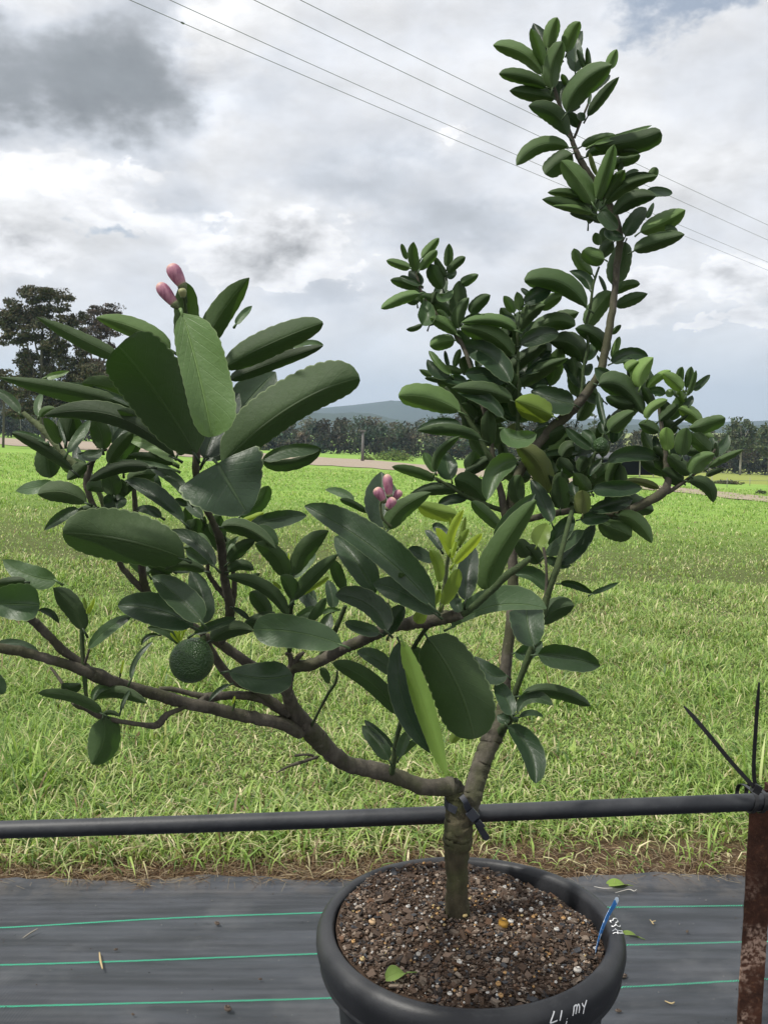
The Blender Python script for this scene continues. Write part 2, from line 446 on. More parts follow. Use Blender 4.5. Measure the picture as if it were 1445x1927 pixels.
# ------------------------------------------------------------------ far vegetation
def foliage_mat(name, c, var=.35, transl=.2):
    m, t, b = material(name)
    a = t.attr('Col'); cc = t.vm('MULTIPLY', a, t.xyz(*c))
    t.l.new(cc, b.inputs['Base Color']); b.inputs['Roughness'].default_value = .8
    b.inputs['Specular IOR Level'].default_value = .2
    tr = t.n.new('ShaderNodeBsdfTranslucent'); t.l.new(cc, tr.inputs[0])
    mx = t.n.new('ShaderNodeMixShader'); mx.inputs[0].default_value = transl
    t.l.new(b.outputs[0], mx.inputs[1]); t.l.new(tr.outputs[0], mx.inputs[2]); t.l.new(mx.outputs[0], t.n['Material Output'].inputs[0])
    return m
def leafquads(centres, radii, counts, size, hue=.25, hollow=.0):
    """random leaf-tuft faces inside ellipsoids: verts, faces, colours"""
    Vs = []; Cs = []
    for c, r, n in zip(centres, radii, counts):
        d = RNG.normal(size=(n, 3)); d /= np.linalg.norm(d, axis=1)[:, None]
        rad = RNG.uniform(hollow, 1, n)**.6
        p = np.array(c)+d*rad[:, None]*np.array(r)
        u = RNG.normal(size=(n, 3)); u /= np.linalg.norm(u, axis=1)[:, None]
        q = RNG.normal(size=(n, 3)); q = np.cross(u, q); q /= np.linalg.norm(q, axis=1)[:, None]
        s = size*RNG.uniform(.5, 1.4, n)[:, None]
        quad = np.stack([p-u*s, p-q*s*.45, p+u*s, p+q*s*.45], 1)
        Vs.append(quad.reshape(-1, 3))
        k = (1+RNG.uniform(-hue, hue, n))[:, None]*np.array([1, 1, 1])*(1+RNG.uniform(-.15, .15, (1, 1)))
        k[:, 0] *= 1+RNG.uniform(-.2, .3, n)
        Cs.append(np.repeat(k, 4, axis=0))
    V = np.concatenate(Vs); C = np.concatenate(Cs); n = len(V)//4
    return V, np.arange(n*4).reshape(n, 4), C
M_GUM = foliage_mat('gum_foliage', (.092, .094, .056)); M_WOOD = foliage_mat('wood_foliage', (.076, .084, .055))
M_RTREE = foliage_mat('grey_green_foliage', (.090, .120, .062)); M_SHRUB = foliage_mat('pale_shrub_foliage', (.155, .215, .065))
M_FBARK = bs('far_bark', (.10, .090, .075), .9, .2)
M_FBARKP = bs('pale_far_bark', (.30, .28, .25), .9, .2)

def clump_tree(name, Y, clumps, stems, label, mat, size, group=None, density=1.0, bark=M_FBARK):
    b = stems[0][0]; foot = ray_y(b[0], b[1], Y); foot.z = float(ground(foot.x, foot.y))-.1
    t = empty(name, tuple(foot), label, 'tree', group)
    mb = MB()
    for st in stems:
        pts = [];
        for i, q in enumerate(st):
            p = ray_y(q[0], q[1], Y+(q[3] if len(q) > 3 else 0)); pts.append((p.x, p.y, p.z, q[2]/F*Y))
        if st is stems[0]: pts[0] = (foot.x, foot.y, foot.z, pts[0][3])
        sm = catmull(pts, 4); mb.tube([tuple(r[:3]) for r in sm], [r[3] for r in sm], n=6)
    mb.build('trunk', bark, t, cols=False)
    cs = []; rs = []; ns = []
    for (x, y, rx, ry) in clumps:
        k = Y/F; zz = random.uniform(-1, 1)*rx*k*.8
        for _ in range(int(5+rx*ry/55)):
            a_ = random.uniform(0, 6.28); q_ = math.sqrt(random.random()); sr = random.uniform(.3, .95)
            cs.append(tuple(ray_y(x+rx*q_*math.cos(a_), y+ry*q_*math.sin(a_), Y+zz+random.uniform(-1, 1)*rx*k*.5))); rs.append((rx*k*sr, rx*k*sr, ry*k*sr*.8))
            ns.append(int(density*rx*ry*.10)+8)
    V, Fq, C = leafquads(cs, rs, ns, size)
    mk('crown', V, Fq, mat, t, smooth=False, cols=C)
    return t
gum = [(68,556,34,13),(100,551,22,10),(45,590,30,15),(18,585,22,18),(28,606,26,14),(60,606,26,12),(122,565,18,12),(150,600,12,12),(124,590,18,12),
       (105,618,18,14),(82,585,26,14),(85,640,24,14),(35,625,22,12),(140,618,16,14),(70,610,20,10),(165,700,24,20),(155,655,18,14),(20,640,18,10),(52,640,22,12),(75,668,24,14),(48,690,22,16),(100,690,20,14),(122,660,20,16),(150,640,18,14),
       (40,668,14,14),(105,640,12,9),(135,690,22,16),(65,715,30,14),(120,720,24,14),(160,672,14,12),(12,608,14,12),(95,735,40,16),(40,740,30,14),(150,712,26,16),(185,700,24,16),(200,738,26,14),(150,742,30,14),(105,765,40,16),(40,770,34,16),(170,770,34,16)]
clump_tree('gum_tree', 68, gum,
  [[(82,835,4.5),(80,760,3.6),(79,690,3),(80,640,2.2),(84,575,1.0)],
   [(80,760,2.6),(64,700,2.2),(52,650,1.6),(34,600,.8)], [(80,720,2.2),(100,670,1.8),(118,600,.8)],
   [(66,705,1.6),(50,665,1.4),(22,600,.7)], [(79,690,1.6),(66,640,1.4),(62,570,.6)],
   [(90,700,1.6),(120,650,1.2),(148,600,.6)], [(100,672,1.2),(96,630,1),(88,570,.5)]],
  'tall open-crowned gum tree with bare lower limbs at the field edge', M_GUM, .11, 'gum trees behind the fence', 4.0)
gum2 = [(195,585,26,12),(170,600,20,14),(212,592,18,10),(180,625,22,16),(208,620,20,14),(160,640,20,12),(200,655,18,10),(175,690,26,14),(215,700,22,12),(190,730,28,14),(150,715,20,14)]
clump_tree('gum_tree', 78, gum2,
  [[(186,838,4),(186,760,3),(188,690,2.4),(190,600,1)], [(187,720,2),(172,670,1.6),(165,605,.8)], [(188,700,2),(205,650,1.4),(212,600,.7)]],
  'denser lower gum tree standing to the right of the tall open one', bs_m := foliage_mat('gum_foliage_dark', (.085, .075, .055)), .10, 'gum trees behind the fence', 4.5)
gum3 = [(8,705,16,10),(22,716,12,8),(4,730,22,12),(-30,700,30,18),(26,738,14,10)]
clump_tree('small_tree', 60, gum3, [[(6,825,2.5),(8,760,2),(8,706,1)]], 'small scrubby tree at the foot of the tall gum tree', M_GUM, .14, None, 1.5)

# far wood: one mass
prof = [(-700,720),(-200,735),(0,742),(60,748),(150,742),(250,752),(350,775),(440,796),(500,803),(549,799),(604,785),(650,790),(688,789),(740,793),(811,791),(880,787),(950,785),(1020,790),(1081,789),(1151,800),(1250,806),(1340,812),(1500,806),(2200,800)]
cs = []; rs = []; ns = []; mbw = MB()
for row, (Y, dyy, spc) in enumerate(((178, 10, 2.6), (190, 2, 3.0), (206, 0, 3.4))):
    X = -240
    while X < 240:
        X += spc*random.uniform(.6, 1.4)
        px = CX+F*X/Y
        if px < -1300 or px > 2700: continue
        top = interp(prof, px)+random.choice((-9, -4, 0, 3, 7, 12))+random.uniform(-3, 3)+dyy
        zt = CAMH+(HOR-top)/F*Y; z0 = float(ground(X, Y)); hgt = zt-z0
        if hgt < 1: continue
        for k in range(3):
            fz = (.80, .5, .22)[k]; rr = random.uniform(1.5, 2.6)
            cs.append((X+random.uniform(-1, 1), Y+random.uniform(-2, 2), z0+hgt*fz)); rs.append((rr, rr, hgt*.24)); ns.append(210)
        if row == 0 and random.random() < .25:
            mbw.tube([(X+.8, Y-1.5, z0), (X+.6+random.uniform(-.4,.4), Y-1.6, z0+hgt*.75)], [.07, .03], n=5)
V, Fq, C = leafquads(cs, rs, ns, .34, .45)
cf = np.array([RNG.uniform(.45, 1.5) for _ in cs]); hu = RNG.uniform(-.45, .35, len(cs))
rep = np.repeat(np.arange(len(cs)), np.array(ns)*4); C = C*cf[rep][:, None]; C[:, 0] *= 1+hu[rep]*.6
wood = mk('distant_wood', V, Fq, M_WOOD, None, False, cols=C)
tag(wood, 'dark belt of scrubby woodland across the far side of the paddock', kind='stuff')
wt = mbw.build('distant_wood_trunks', M_FBARKP, None, cols=False); tag(wt, 'thin pale trunks along the front of the far woodland', kind='stuff')

def simple_tree(px, ytop, ybase, rx, Y, label, name='leafy_tree', mat=M_RTREE, size=.26, extra=()):
    cl = [(px, ytop+rx*.5, rx*.55, rx*.45), (px-rx*.5, ytop+rx*.85, rx*.5, rx*.5), (px+rx*.5, ytop+rx*.8, rx*.5, rx*.5), (px, ytop+rx*1.2, rx*.8, rx*.6),
          (px-rx*.3, ytop+rx*1.7, rx*.6, rx*.35), (px+rx*.45, ytop+rx*1.6, rx*.5, rx*.35)]+list(extra)
    return clump_tree(name, Y, cl, [[(px, ybase, 2.4), (px+2, (ytop+ybase)/2, 1.8), (px, ytop+rx*.5, .8)], [(px+1, (ytop+ybase)/2+8, 1.2), (px-rx*.4, ytop+rx*.8, .6)],
          [(px+1, (ytop+ybase)/2+4, 1.2), (px+rx*.45, ytop+rx*.8, .6)]], label, mat, size, 'grey-green trees at the right of the far woodland', .95, M_FBARKP)
simple_tree(1392, 783, 880, 34, 150, 'rounded grey-green tree standing highest in the right-hand woodland')
simple_tree(1448, 797, 884, 30, 146, 'leafy tree cut by the right edge of the picture')
simple_tree(1335, 812, 880, 24, 155, 'lower grey-green tree left of the rounded highest one')
simple_tree(1206, 808, 874, 22, 158, 'dark rounded tree rising behind the open shed', mat=M_WOOD)
clump_tree('thin_tree', 160, [(1117,782,6,5),(1121,792,5,4),(1113,797,6,4),(1120,806,9,6)], [[(1118,880,1.4),(1118,780,.6)]], 'thin spindly tree poking above the far woodland', M_RTREE, .22, None, 1.5)

def shrub(px, py, hw, hh, label, mat=M_SHRUB, name='shrub', n=700, size=.2):
    g = gp(px, py); d = g.y; k = d/F
    V, Fq, C = leafquads([(g.x, g.y, g.z+hh*k*.35), (g.x-hw*k*.45, g.y, g.z+hh*k*.2), (g.x+hw*k*.5, g.y, g.z+hh*k*.15)], [(hw*k*.7, hw*k*.5, hh*k*.65), (hw*k*.6, hw*k*.4, hh*k*.5), (hw*k*.55, hw*k*.4, hh*k*.42)], [n, n//2, n//2], size*k*9, .3)
    t = empty(name, tuple(g), label, 'shrub')
    mk('foliage', V, Fq, mat, t, False, cols=C)
    mb = MB()
    for i in range(4):
        mb.tube([(g.x, g.y, g.z), (g.x+random.uniform(-1, 1)*hw*k*.4, g.y, g.z+hh*k*.7)], [.04, .02], n=5)
    mb.build('stem', M_FBARK, t, cols=False)
shrub(738, 867, 44, 24, 'wide pale green shrub beside the dirt track in front of the woodland', size=.22)
shrub(690, 866, 14, 10, 'little green shrub at the foot of the utility pole', n=250)
shrub(1437, 884, 22, 18, 'yellow-green shrub at the right end of the woodland', n=400)
shrub(1138, 905, 13, 20, 'trimmed dark green bush beside the teal water tank', mat=M_RTREE, n=400)
shrub(1365, 911, 34, 9, 'low dark weeds along the wire fence on the right', mat=M_GUM, name='weed_patch', n=500)
shrub(1430, 930, 12, 10, 'rounded weed tuft by the dirt track on the right', mat=M_RTREE, name='weed_tuft', n=200)

# utility pole
M_POLE = bs('grey_timber', (.16, .155, .15), .9, .2, noise=.3, nscale=8)
g = gp(682, 868); t = empty('utility_pole', tuple(g), 'grey timber utility pole standing against the dark woodland', 'pole')
top = ray_y(683, 812, g.y); mb = MB(); mb.tube([tuple(g-Vector((0, 0, .2))), tuple(top)], [.17*g.y/95, .11*g.y/95], n=8); mb.build('pole', M_POLE, t, cols=False)
mb = MB(); mb.box((top.x, top.y, top.z+.06), .5, .35, .12); mb.build('cap', M_POLE, t, cols=False, smooth=False)

# timber fence at the left edge
fo = empty('timber_fence', tuple(gp(20, 822)), 'old grey timber post fence below the gum trees at the left edge', 'fence')
yy = gp(20, 822).y
for px, wpx, ht in ((2, 3.5, 46), (12, 4, 54), (57, 2.5, 18), (100, 2.5, 18), (-40, 4, 50), (150, 2.5, 18)):
    a = gp(px, 820); a = Vector((a.x, a.y, a.z)); h = ht/F*a.y
    mb = MB(); mb.box((a.x, a.y, a.z+h/2-.1), wpx/F*a.y, wpx/F*a.y, h+.2); mb.build('post', bs_post if 'bs_post' in globals() else M_FBARK, fo, cols=False, smooth=False)
a = gp(-40, 820); b = gp(150, 820); mb = MB()
for hh in (.35, .8, 1.2):
    mb.tube([(a.x, a.y, a.z+hh), (b.x, b.y, b.z+hh)], .02, n=5)
mb.build('rail', M_WIRE, fo, cols=False)

# wire fence on the right
fo = empty('wire_fence', tuple(gp(1338, 930)), 'thin wire fence on pale posts at the right of the dirt track', 'fence')
posts = [(1338, 921, 26), (1367, 917, 18), (1410, 914, 15), (1445, 914, 15), (1300, 921, 18), (1500, 914, 15)]
for px, py, ht in posts:
    a = gp(px, py); h = ht/F*a.y; mb = MB(); mb.tube([(a.x, a.y, a.z-.1), (a.x, a.y, a.z+h)], .7/F*a.y, n=6); mb.build('post', M_FBARKP, fo, cols=False)
mb = MB()
for hh in (.35, .75): mb.tube([tuple(gp(1300, 921)+Vector((0, 0, hh))), tuple(gp(1367, 917)+Vector((0, 0, hh))), tuple(gp(1500, 914)+Vector((0, 0, hh)))], .012, n=4)
mb.build('wire', M_WIRE, fo, cols=False)

# open shed
g = gp(1188, 897); k = g.y/F
sh = empty('open_shed', tuple(g), 'dark open-fronted farm shed with pale posts behind the citrus branches', 'shed')
M_SH = bs('weathered_tin', (.075, .078, .085), .6, .4, noise=.2, nscale=1.5); M_SHD = bs('dark_tin', (.03, .03, .034), .8, .2)
wd = 118*k; ht = 34*k; dp = 60*k
mb = MB(); mb.box((g.x, g.y+dp, g.z+ht/2), wd, .1, ht); mb.build('back_wall', M_SHD, sh, cols=False, smooth=False)
for s_ in (-1, 1):
    mb = MB(); mb.box((g.x+s_*wd/2, g.y+dp/2, g.z+ht/2), .1, dp*.98, ht*.97); mb.build('side_wall', M_SHD, sh, cols=False, smooth=False)
mb = MB()
V = [(g.x-wd*.54, g.y-8*k, g.z+ht*1.06), (g.x+wd*.54, g.y-8*k, g.z+ht*1.06), (g.x+wd*.54, g.y+dp*1.05, g.z+ht*1.28), (g.x-wd*.54, g.y+dp*1.05, g.z+ht*1.28)]
mb.add(V+[(a, b_, c-.12) for a, b_, c in V], [(0, 1, 2, 3), (7, 6, 5, 4), (0, 4, 5, 1), (2, 6, 7, 3), (1, 5, 6, 2), (0, 3, 7, 4)]); mb.build('roof', M_SH, sh, cols=False, smooth=False)
for q in (-.48, -.2, .12, .34, .48):
    mb = MB(); mb.box((g.x+wd*q, g.y-2*k, g.z+ht*.53), 2*k, 2*k, ht*1.06); mb.build('post', M_FBARKP if q in (.12, .34) else M_FBARK, sh, cols=False, smooth=False)

# teal tank
g = gp(1104, 905); k = g.y/F
M_TEAL = bs('teal_plastic', (.20, .52, .47), .5, .4); M_TEALW = bs('pale_tank_top', (.62, .74, .72), .5, .4)
tk = empty('water_tank', tuple(g), 'low teal water tank with a pale top half hidden by the branches', 'tank')
mb = MB(); mb.lathe([(0, 0), (24*k, 0), (25*k, 2*k), (24.2*k, 5*k), (25*k, 8*k), (24.2*k, 11*k), (25*k, 14*k)], g, n=20); mb.build('tank_wall', M_TEAL, tk, cols=False)
mb = MB(); mb.lathe([(25.4*k, 14*k), (25.4*k, 15*k), (20*k, 18*k), (5*k, 20*k), (0, 20*k)], g, n=20); mb.build('tank_top', M_TEALW, tk, cols=False)

# power lines
wires = [('highest of the four power lines, crossing towards the upper right', [(565,0),(900,165),(1345,379),(1445,423)]),
         ('second power line from the top', [(478,0),(900,202),(1324,400),(1445,451)]),
         ('third power line from the top', [(320,0),(900,260),(1345,453),(1445,493)]),
         ('lowest of the four power lines, with a small splice near its upper end', [(245,0),(900,282),(1345,468),(1445,509)])]
for i, (lab, pt) in enumerate(wires):
    hgt = 10.3+(.3 if i in (0, 2) else 0)
    X = [p[0] for p in pt]; Yp = [p[1] for p in pt]; co = np.polyfit(X, Yp, 2); A = []
    for x in np.linspace(-250, 1900, 40):
        y = float(np.polyval(co, x)); r = ray(x, min(y, 640)); A.append(tuple(camo.location+r*(hgt/r.z)))
    mb = MB(); mb.tube(A, .0085, n=6)
    if i == 3:
        y = float(np.polyval(co, 341)); r = ray(341, y); c0 = camo.location+r*(hgt/r.z); r = ray(347, float(np.polyval(co, 347))); c1 = camo.location+r*(hgt/r.z)
        mb.tube([c0, (c0+c1)/2, c1], [.02, .028, .02], n=8)
    o = mb.build('power_line', M_WIRE, None, cols=False); tag(o, lab, 'cable', 'power lines across the sky')

# ------------------------------------------------------------------ weed mat
def mat_material():
    m, t, b = material('woven_weed_mat')
    g = t.n.new('ShaderNodeNewGeometry').outputs['Position']; x, y, z = t.sep(g)
    st = t.vm('MULTIPLY', g, (1.2, 9, 1)); n1 = t.noise(st, 2.5, 6, .6); n2 = t.noise(g, 4.2, 5, .65); n3 = t.noise(g, 150, 3, .7); n4 = t.noise(g, 1.6, 3, .5)
    c = t.mix(t.ss(n1, .35, .65), (.024, .028, .034), (.056, .062, .074))
    c = t.mix(t.m('MULTIPLY', t.ss(n2, .5, .70), .55), c, (.095, .098, .104))
    c = t.mix(t.m('MULTIPLY', t.ss(n4, .55, .6), .35), c, (.022, .025, .030))
    edge = t.ss(y, 1.98, 2.12)
    c = t.mix(t.m('MULTIPLY', t.m('MULTIPLY', edge, t.ss(t.noise(g, 14, 5, .7), .38, .62)), .5), c, (.14, .125, .11))
    c = t.mix(t.m('MULTIPLY', t.ss(n3, .66, .74), .5), c, (.22, .21, .20)); fl = t.ss(t.noise(t.vm('MULTIPLY', g, (1, 3.5, 1)), 22, 4, .75), .60, .68); c = t.mix(t.m('MULTIPLY', fl, .35), c, (.012, .013, .015))
    t.l.new(c, b.inputs['Base Color']); b.inputs['Roughness'].default_value = .52
    wv = t.m('MULTIPLY', t.m('SINE', t.m('MULTIPLY', x, 2*math.pi/.0026)), t.m('SINE', t.m('MULTIPLY', y, 2*math.pi/.0042)))
    rb = t.m('SINE', t.m('ADD', t.m('MULTIPLY', y, 2*math.pi/.021), t.m('MULTIPLY', n4, 3.0))); h = t.m('ADD', t.m('MULTIPLY', wv, .5), t.m('ADD', t.m('MULTIPLY', n3, .6), t.m('ADD', t.m('MULTIPLY', rb, .7), t.m('MULTIPLY', n1, 6.0))))
    t.l.new(t.bump(h, .5, .003), b.inputs['Normal'])
    return m
eL = gp(0, 1664); eR = gp(1445, 1653)
def medge(X): return eL.y+(X-eL.x)*(eR.y-eL.y)/(eR.x-eL.x)
V = []; Fq = []; nxm, nym = 260, 44
def mz(X, Y): return .006+.0035*math.sin(Y*31+.6*math.sin(X*1.3))*math.sin(X*.9+Y*2)+.0025*math.sin(X*3.1+Y*7)
for j in range(nym+1):
    for i in range(nxm+1):
        X = -4+8*i/nxm; t_ = j/nym; Ye = medge(X)+.006*math.sin(X*9)+.004*math.sin(X*41)+random.uniform(-.004, .004)*(j == nym)
        Y = -1.5+(Ye+1.5)*t_**.6; V.append((X, Y, mz(X, Y) if j < nym else .012+.006*math.sin(X*13)))
for j in range(nym):
    for i in range(nxm): a = j*(nxm+1)+i; Fq.append((a, a+1, a+nxm+2, a+nxm+1))
wm = empty('weed_mat', (0, 1.8, .005), 'black woven weed mat with green guide threads under the pot', 'weed mat')
mk('woven_sheet', V, Fq, mat_material(), wm)
M_THR = bs('green_thread', (.065, .42, .26), .6, .3)
thr = [[(0,1750),(290,1734),(596,1726),(1157,1716),(1399,1710)], [(0,1820.5),(593,1801),(1179,1785),(1445,1775)], [(0,1901),(635,1882),(1165,1864),(1445,1851)], [(0,1996),(700,1972),(1445,1944)]]
for ln in thr:
    q = [gp(*p) for p in ln]; q = [q[0]+(q[0]-q[1])*2]+q+[q[-1]+(q[-1]-q[-2])*2]
    A = catmull([tuple(p) for p in q], 30); L = np.concatenate([[0], np.cumsum(np.linalg.norm(np.diff(A, axis=0), axis=1))])
    s_ = 0; mb = MB()
    while s_ < L[-1]:
        p = Vector([float(np.interp(s_, L, A[:, c])) for c in range(3)]); zz = mz(p.x, p.y)+.0008
        a = .0034*random.uniform(.85, 1.15); w_ = .0010*random.uniform(.8, 1.2); o_ = random.uniform(-.0004, .0004)
        dx_, dy_ = .0024, a/1.2
        V = [(p.x-dx_-w_, p.y-dy_+o_, zz), (p.x-dx_+w_, p.y-dy_+o_, zz), (p.x+dx_+w_, p.y+dy_+o_, zz), (p.x+dx_-w_, p.y+dy_+o_, zz),
             (p.x-dx_, p.y-dy_*.6+o_, zz+.0014), (p.x+dx_, p.y+dy_*.6+o_, zz+.0014)]
        mb.add(V, [(0, 1, 4), (1, 2, 5, 4), (2, 3, 5), (3, 0, 4, 5)]); s_ += .0056
    mb.build('green_thread', M_THR, wm, cols=False)

# ------------------------------------------------------------------ pot
POTX, POTY, RIMZ = .119, 1.25, .38
pot = empty('plant_pot', (POTX, POTY, .006), 'large black plastic nursery pot with rolled rim and white handwriting', 'plant pot')
def ring(prof, n=120, wob=.0012):
    V = []; Fq = []
    for i, (r, z) in enumerate(prof):
        for k in range(n):
            th = 2*math.pi*k/n; rr = r*(1+.004*math.sin(2*th+.6))+wob*math.sin(3*th+1)
            V.append((POTX+rr*math.cos(th), POTY+rr*math.sin(th), z+.0015*math.sin(2*th+2)))
    for i in range(len(prof)-1):
        for k in range(n): Fq.append((i*n+k, i*n+(k+1) % n, (i+1)*n+(k+1) % n, (i+1)*n+k))
    return V, Fq
bV, bF = ring([(.001, .012), (.150, .010), (.158, .010), (.163, .016), (.176, .18), (.190, .332), (.190, .36)])
mk('pot_body', bV, bF, M_POT, pot)
rV, rF = ring([(.1895, .325), (.2055, .3225), (.2085, .3235), (.2095, .3265), (.2075, .3285), (.2085, .332), (.2125, .345), (.2145, .356), (.2140, .364), (.2110, .3715), (.2060, .3770), (.2000, .3795), (.1945, .3790), (.1905, .3755), (.1885, .370), (.184, .345), (.180, .30)], n=200)
rim = mk('rim', rV, rF, M_POT, pot)
bvh = BVHTree.FromPolygons([Vector(v) for v in rV], rF)
def on_rim(x, y, off=.0006):
    h = bvh.ray_cast(camo.location, ray(x, y), 5)
    if h[0] is None: return None
    n = h[1] if h[1].dot(ray(x, y)) < 0 else -h[1]
    return h[0]+n*off, n
def stroke(mb, pts, wpx):
    pts = catmull([tuple(p) for p in pts], 6) if len(pts) > 2 else np.array([np.array(pts[0])+(np.array(pts[-1])-np.array(pts[0]))*t for t in np.linspace(0, 1, 8)])
    Q = [on_rim(*p) for p in pts]; Q = [q for q in Q if q]
    if len(Q) < 2: return
    V = []
    for i, (p, n) in enumerate(Q):
        t_ = (Q[min(i+1, len(Q)-1)][0]-Q[max(i-1, 0)][0]).normalized(); s2 = n.cross(t_).normalized()*(wpx/F*1.2/2)
        V += [p-s2, p+s2]
    mb.add(V, [(2*i, 2*i+1, 2*i+3, 2*i+2) for i in range(len(Q)-1)])
def W1(p): return (1080+p[0]/9.03, 1660+p[1]/9.03)
def W2(p): return (980+p[0]/8.03, 1840+p[1]/8.03)
mb = MB()
for s_ in ([(625,690),(610,660),(650,655),(665,625),(710,622),(735,645),(725,672)], [(725,672),(785,690)], [(725,672),(755,655),(700,700)],
           [(640,745),(650,765),(690,740),(700,715),(720,745),(760,760),(775,735),(770,710)],
           [(648,840),(690,815),(760,830),(830,832)], [(655,882),(700,862),(780,872),(815,865),(858,900)], [(690,792),(730,830),(735,885)], [(800,815),(815,860),(812,880)]):
    stroke(mb, [W1(p) for p in s_], 2.2)
lt = mb.build('handwriting', M_WHITE, pot, cols=False); lt['label'] = 'white hand-painted #35'; mb = MB()
for s_ in ([(498,505),(470,590),(435,680)], [(435,682),(490,665),(545,640)], [(612,490),(598,570),(582,645)], [(690,612),(694,618)], [(686,650),(674,700)],
           [(795,430),(790,500),(775,572)], [(795,435),(825,410),(838,440),(820,545)], [(838,440),(862,400),(878,440),(868,530)],
           [(918,380),(925,410),(950,440)], [(985,335),(965,400),(950,450),(932,542)]):
    stroke(mb, [W2(p) for p in s_], 2.6)
lt = mb.build('handwriting', M_WHITE, pot, cols=False)
lt['label'] = 'white hand-painted LI. MY'

# potting mix: mound of bark and grit
def soilz(X, Y):
    r = math.hypot(X-POTX, Y-POTY)/.185; th = math.atan2(Y-POTY, X-POTX)
    right = max(0, math.cos(th-.55))**2; back = max(0, math.cos(th-2.3))**2
    return RIMZ-.011+.020*max(0, 1-r*r)-.020*right*min(1, r)**3+.012*back*min(1, r)**4+.003*math.sin(X*60)*math.sin(Y*53)
M_SOIL = bs('dark_potting_mix', (.055, .036, .025), .95, .2, noise=.6, nscale=120, bump=1, bscale=220)
mx_ = empty('potting_mix', (POTX, POTY, RIMZ-.02), 'dark bark potting mix heaped in the pot with pale grit', 'potting mix'); mx_['kind'] = 'stuff'
V = [(POTX, POTY, soilz(POTX, POTY))]; Fq = []; NR, NT_ = 26, 72
for i in range(1, NR+1):
    for k in range(NT_):
        r = .1865*i/NR; th = 2*math.pi*k/NT_; X = POTX+r*math.cos(th); Y = POTY+r*math.sin(th); V.append((X, Y, soilz(X, Y)+random.uniform(-.002, .002)))
for k in range(NT_): Fq.append((0, 1+k, 1+(k+1) % NT_))
for i in range(NR-1):
    for k in range(NT_): a = 1+i*NT_; Fq.append((a+k, a+NT_+k, a+NT_+(k+1) % NT_, a+(k+1) % NT_))
sm_ = mk('soil', V, Fq, M_SOIL, mx_); sm_['kind'] = 'stuff'
M_CHIP = bs('bark_chips', (1, 1, 1), .85, .25, noise=.35, nscale=180, bump=.6, bscale=500, vcol=True)
palette = [((.055,.036,.025), 30), ((.085,.060,.045), 24), ((.125,.098,.076), 12), ((.030,.024,.021), 14), ((.045,.047,.052), 8), ((.19,.155,.125), 6), ((.095,.055,.034), 5)]
PC = [c for c, n in palette for _ in range(n)]
def chips(n, smin, smax, lift, rmax=.184):
    mb = MB()
    for _ in range(n):
        r = rmax*math.sqrt(random.random()); th = random.uniform(0, 2*math.pi); X = POTX+r*math.cos(th); Y = POTY+r*math.sin(th)
        s_ = smin+(smax-smin)*random.random()**2.4; R = Matrix.Rotation(random.uniform(0, 6.28), 3, 'Z') @ Matrix.Rotation(random.gauss(0, .38), 3, 'X') @ Matrix.Rotation(random.gauss(0, .38), 3, 'Y')
        c = random.choice(PC); j = random.uniform(.9, 1.65); c = tuple(a*j for a in c)
        mb.box((X, Y, soilz(X, Y)+lift*random.random()), s_, s_*random.uniform(.4, .8), s_*random.uniform(.15, .4), R, c, jit=.38)
    return mb
ch = chips(14000, .0018, .0062, .004); c2 = chips(1100, .005, .013, .006); ch.add(c2.V, c2.F); ch.C[-len(c2.V):] = c2.C
o = ch.build('bark_chips', M_CHIP, mx_, smooth=False); o['kind'] = 'stuff'
mb = MB()
def pebble(mb, p, r, col, sq=(1, .85, .7)):
    V = []; Fq = []; R = Matrix.Rotation(random.uniform(0, 6), 3, 'Z')
    for i in range(1, 5):
        for k in range(7):
            a = math.pi*i/5; th = 2*math.pi*k/7; j = random.uniform(.88, 1.12)
            V.append(R @ Vector((r*sq[0]*math.sin(a)*math.cos(th)*j, r*sq[1]*math.sin(a)*math.sin(th)*j, r*sq[2]*math.cos(a)*j))+Vector(p))
    V += [Vector(p)+Vector((0, 0, r*sq[2])), Vector(p)-Vector((0, 0, r*sq[2]))]
    for i in range(3):
        for k in range(7): Fq.append((i*7+k, i*7+(k+1) % 7, (i+1)*7+(k+1) % 7, (i+1)*7+k))
    for k in range(7): Fq.append((28, k, (k+1) % 7)); Fq.append((29, 21+(k+1) % 7, 21+k))
    mb.add(V, Fq, col)
for i in range(430):
    r = .18*math.sqrt(random.random()); th = random.uniform(0, 6.28); X = POTX+r*math.cos(th); Y = POTY+r*math.sin(th)
    c = random.choice([(.62,.60,.56)]*6+[(.50,.30,.13)]*3+[(.42,.32,.24)]*3+[(.55,.42,.20)]*1); s_ = random.uniform(.001, .0026)*(1 if random.random() < .85 else 1.7)
    pebble(mb, (X, Y, soilz(X, Y)+.0045), s_, c)
o = mb.build('pale_grit', bs('grit', (1, 1, 1), .7, .3, vcol=True), mx_); o['kind'] = 'stuff'
def soilhit(x, y, lift=.0):
    r = ray(x, y); lo, hi = .8, 2.2
    for _ in range(40):
        m_ = (lo+hi)/2; p = camo.location+r*m_
        if p.z < soilz(p.x, p.y)+.004: hi = m_
        else: lo = m_
    return camo.location+r*hi+Vector((0, 0, lift))
mb = MB(); pebble(mb, soilhit(947, 1743, .004), .0075, (1, 1, 1), (1, .95, .95)); o = mb.build('pebble', bs('ochre_pebble', (.36,.20,.035), .5, .4, noise=.3, nscale=200), None, cols=False); tag(o, 'round ochre pebble right of the trunk on the potting mix', 'pebble')
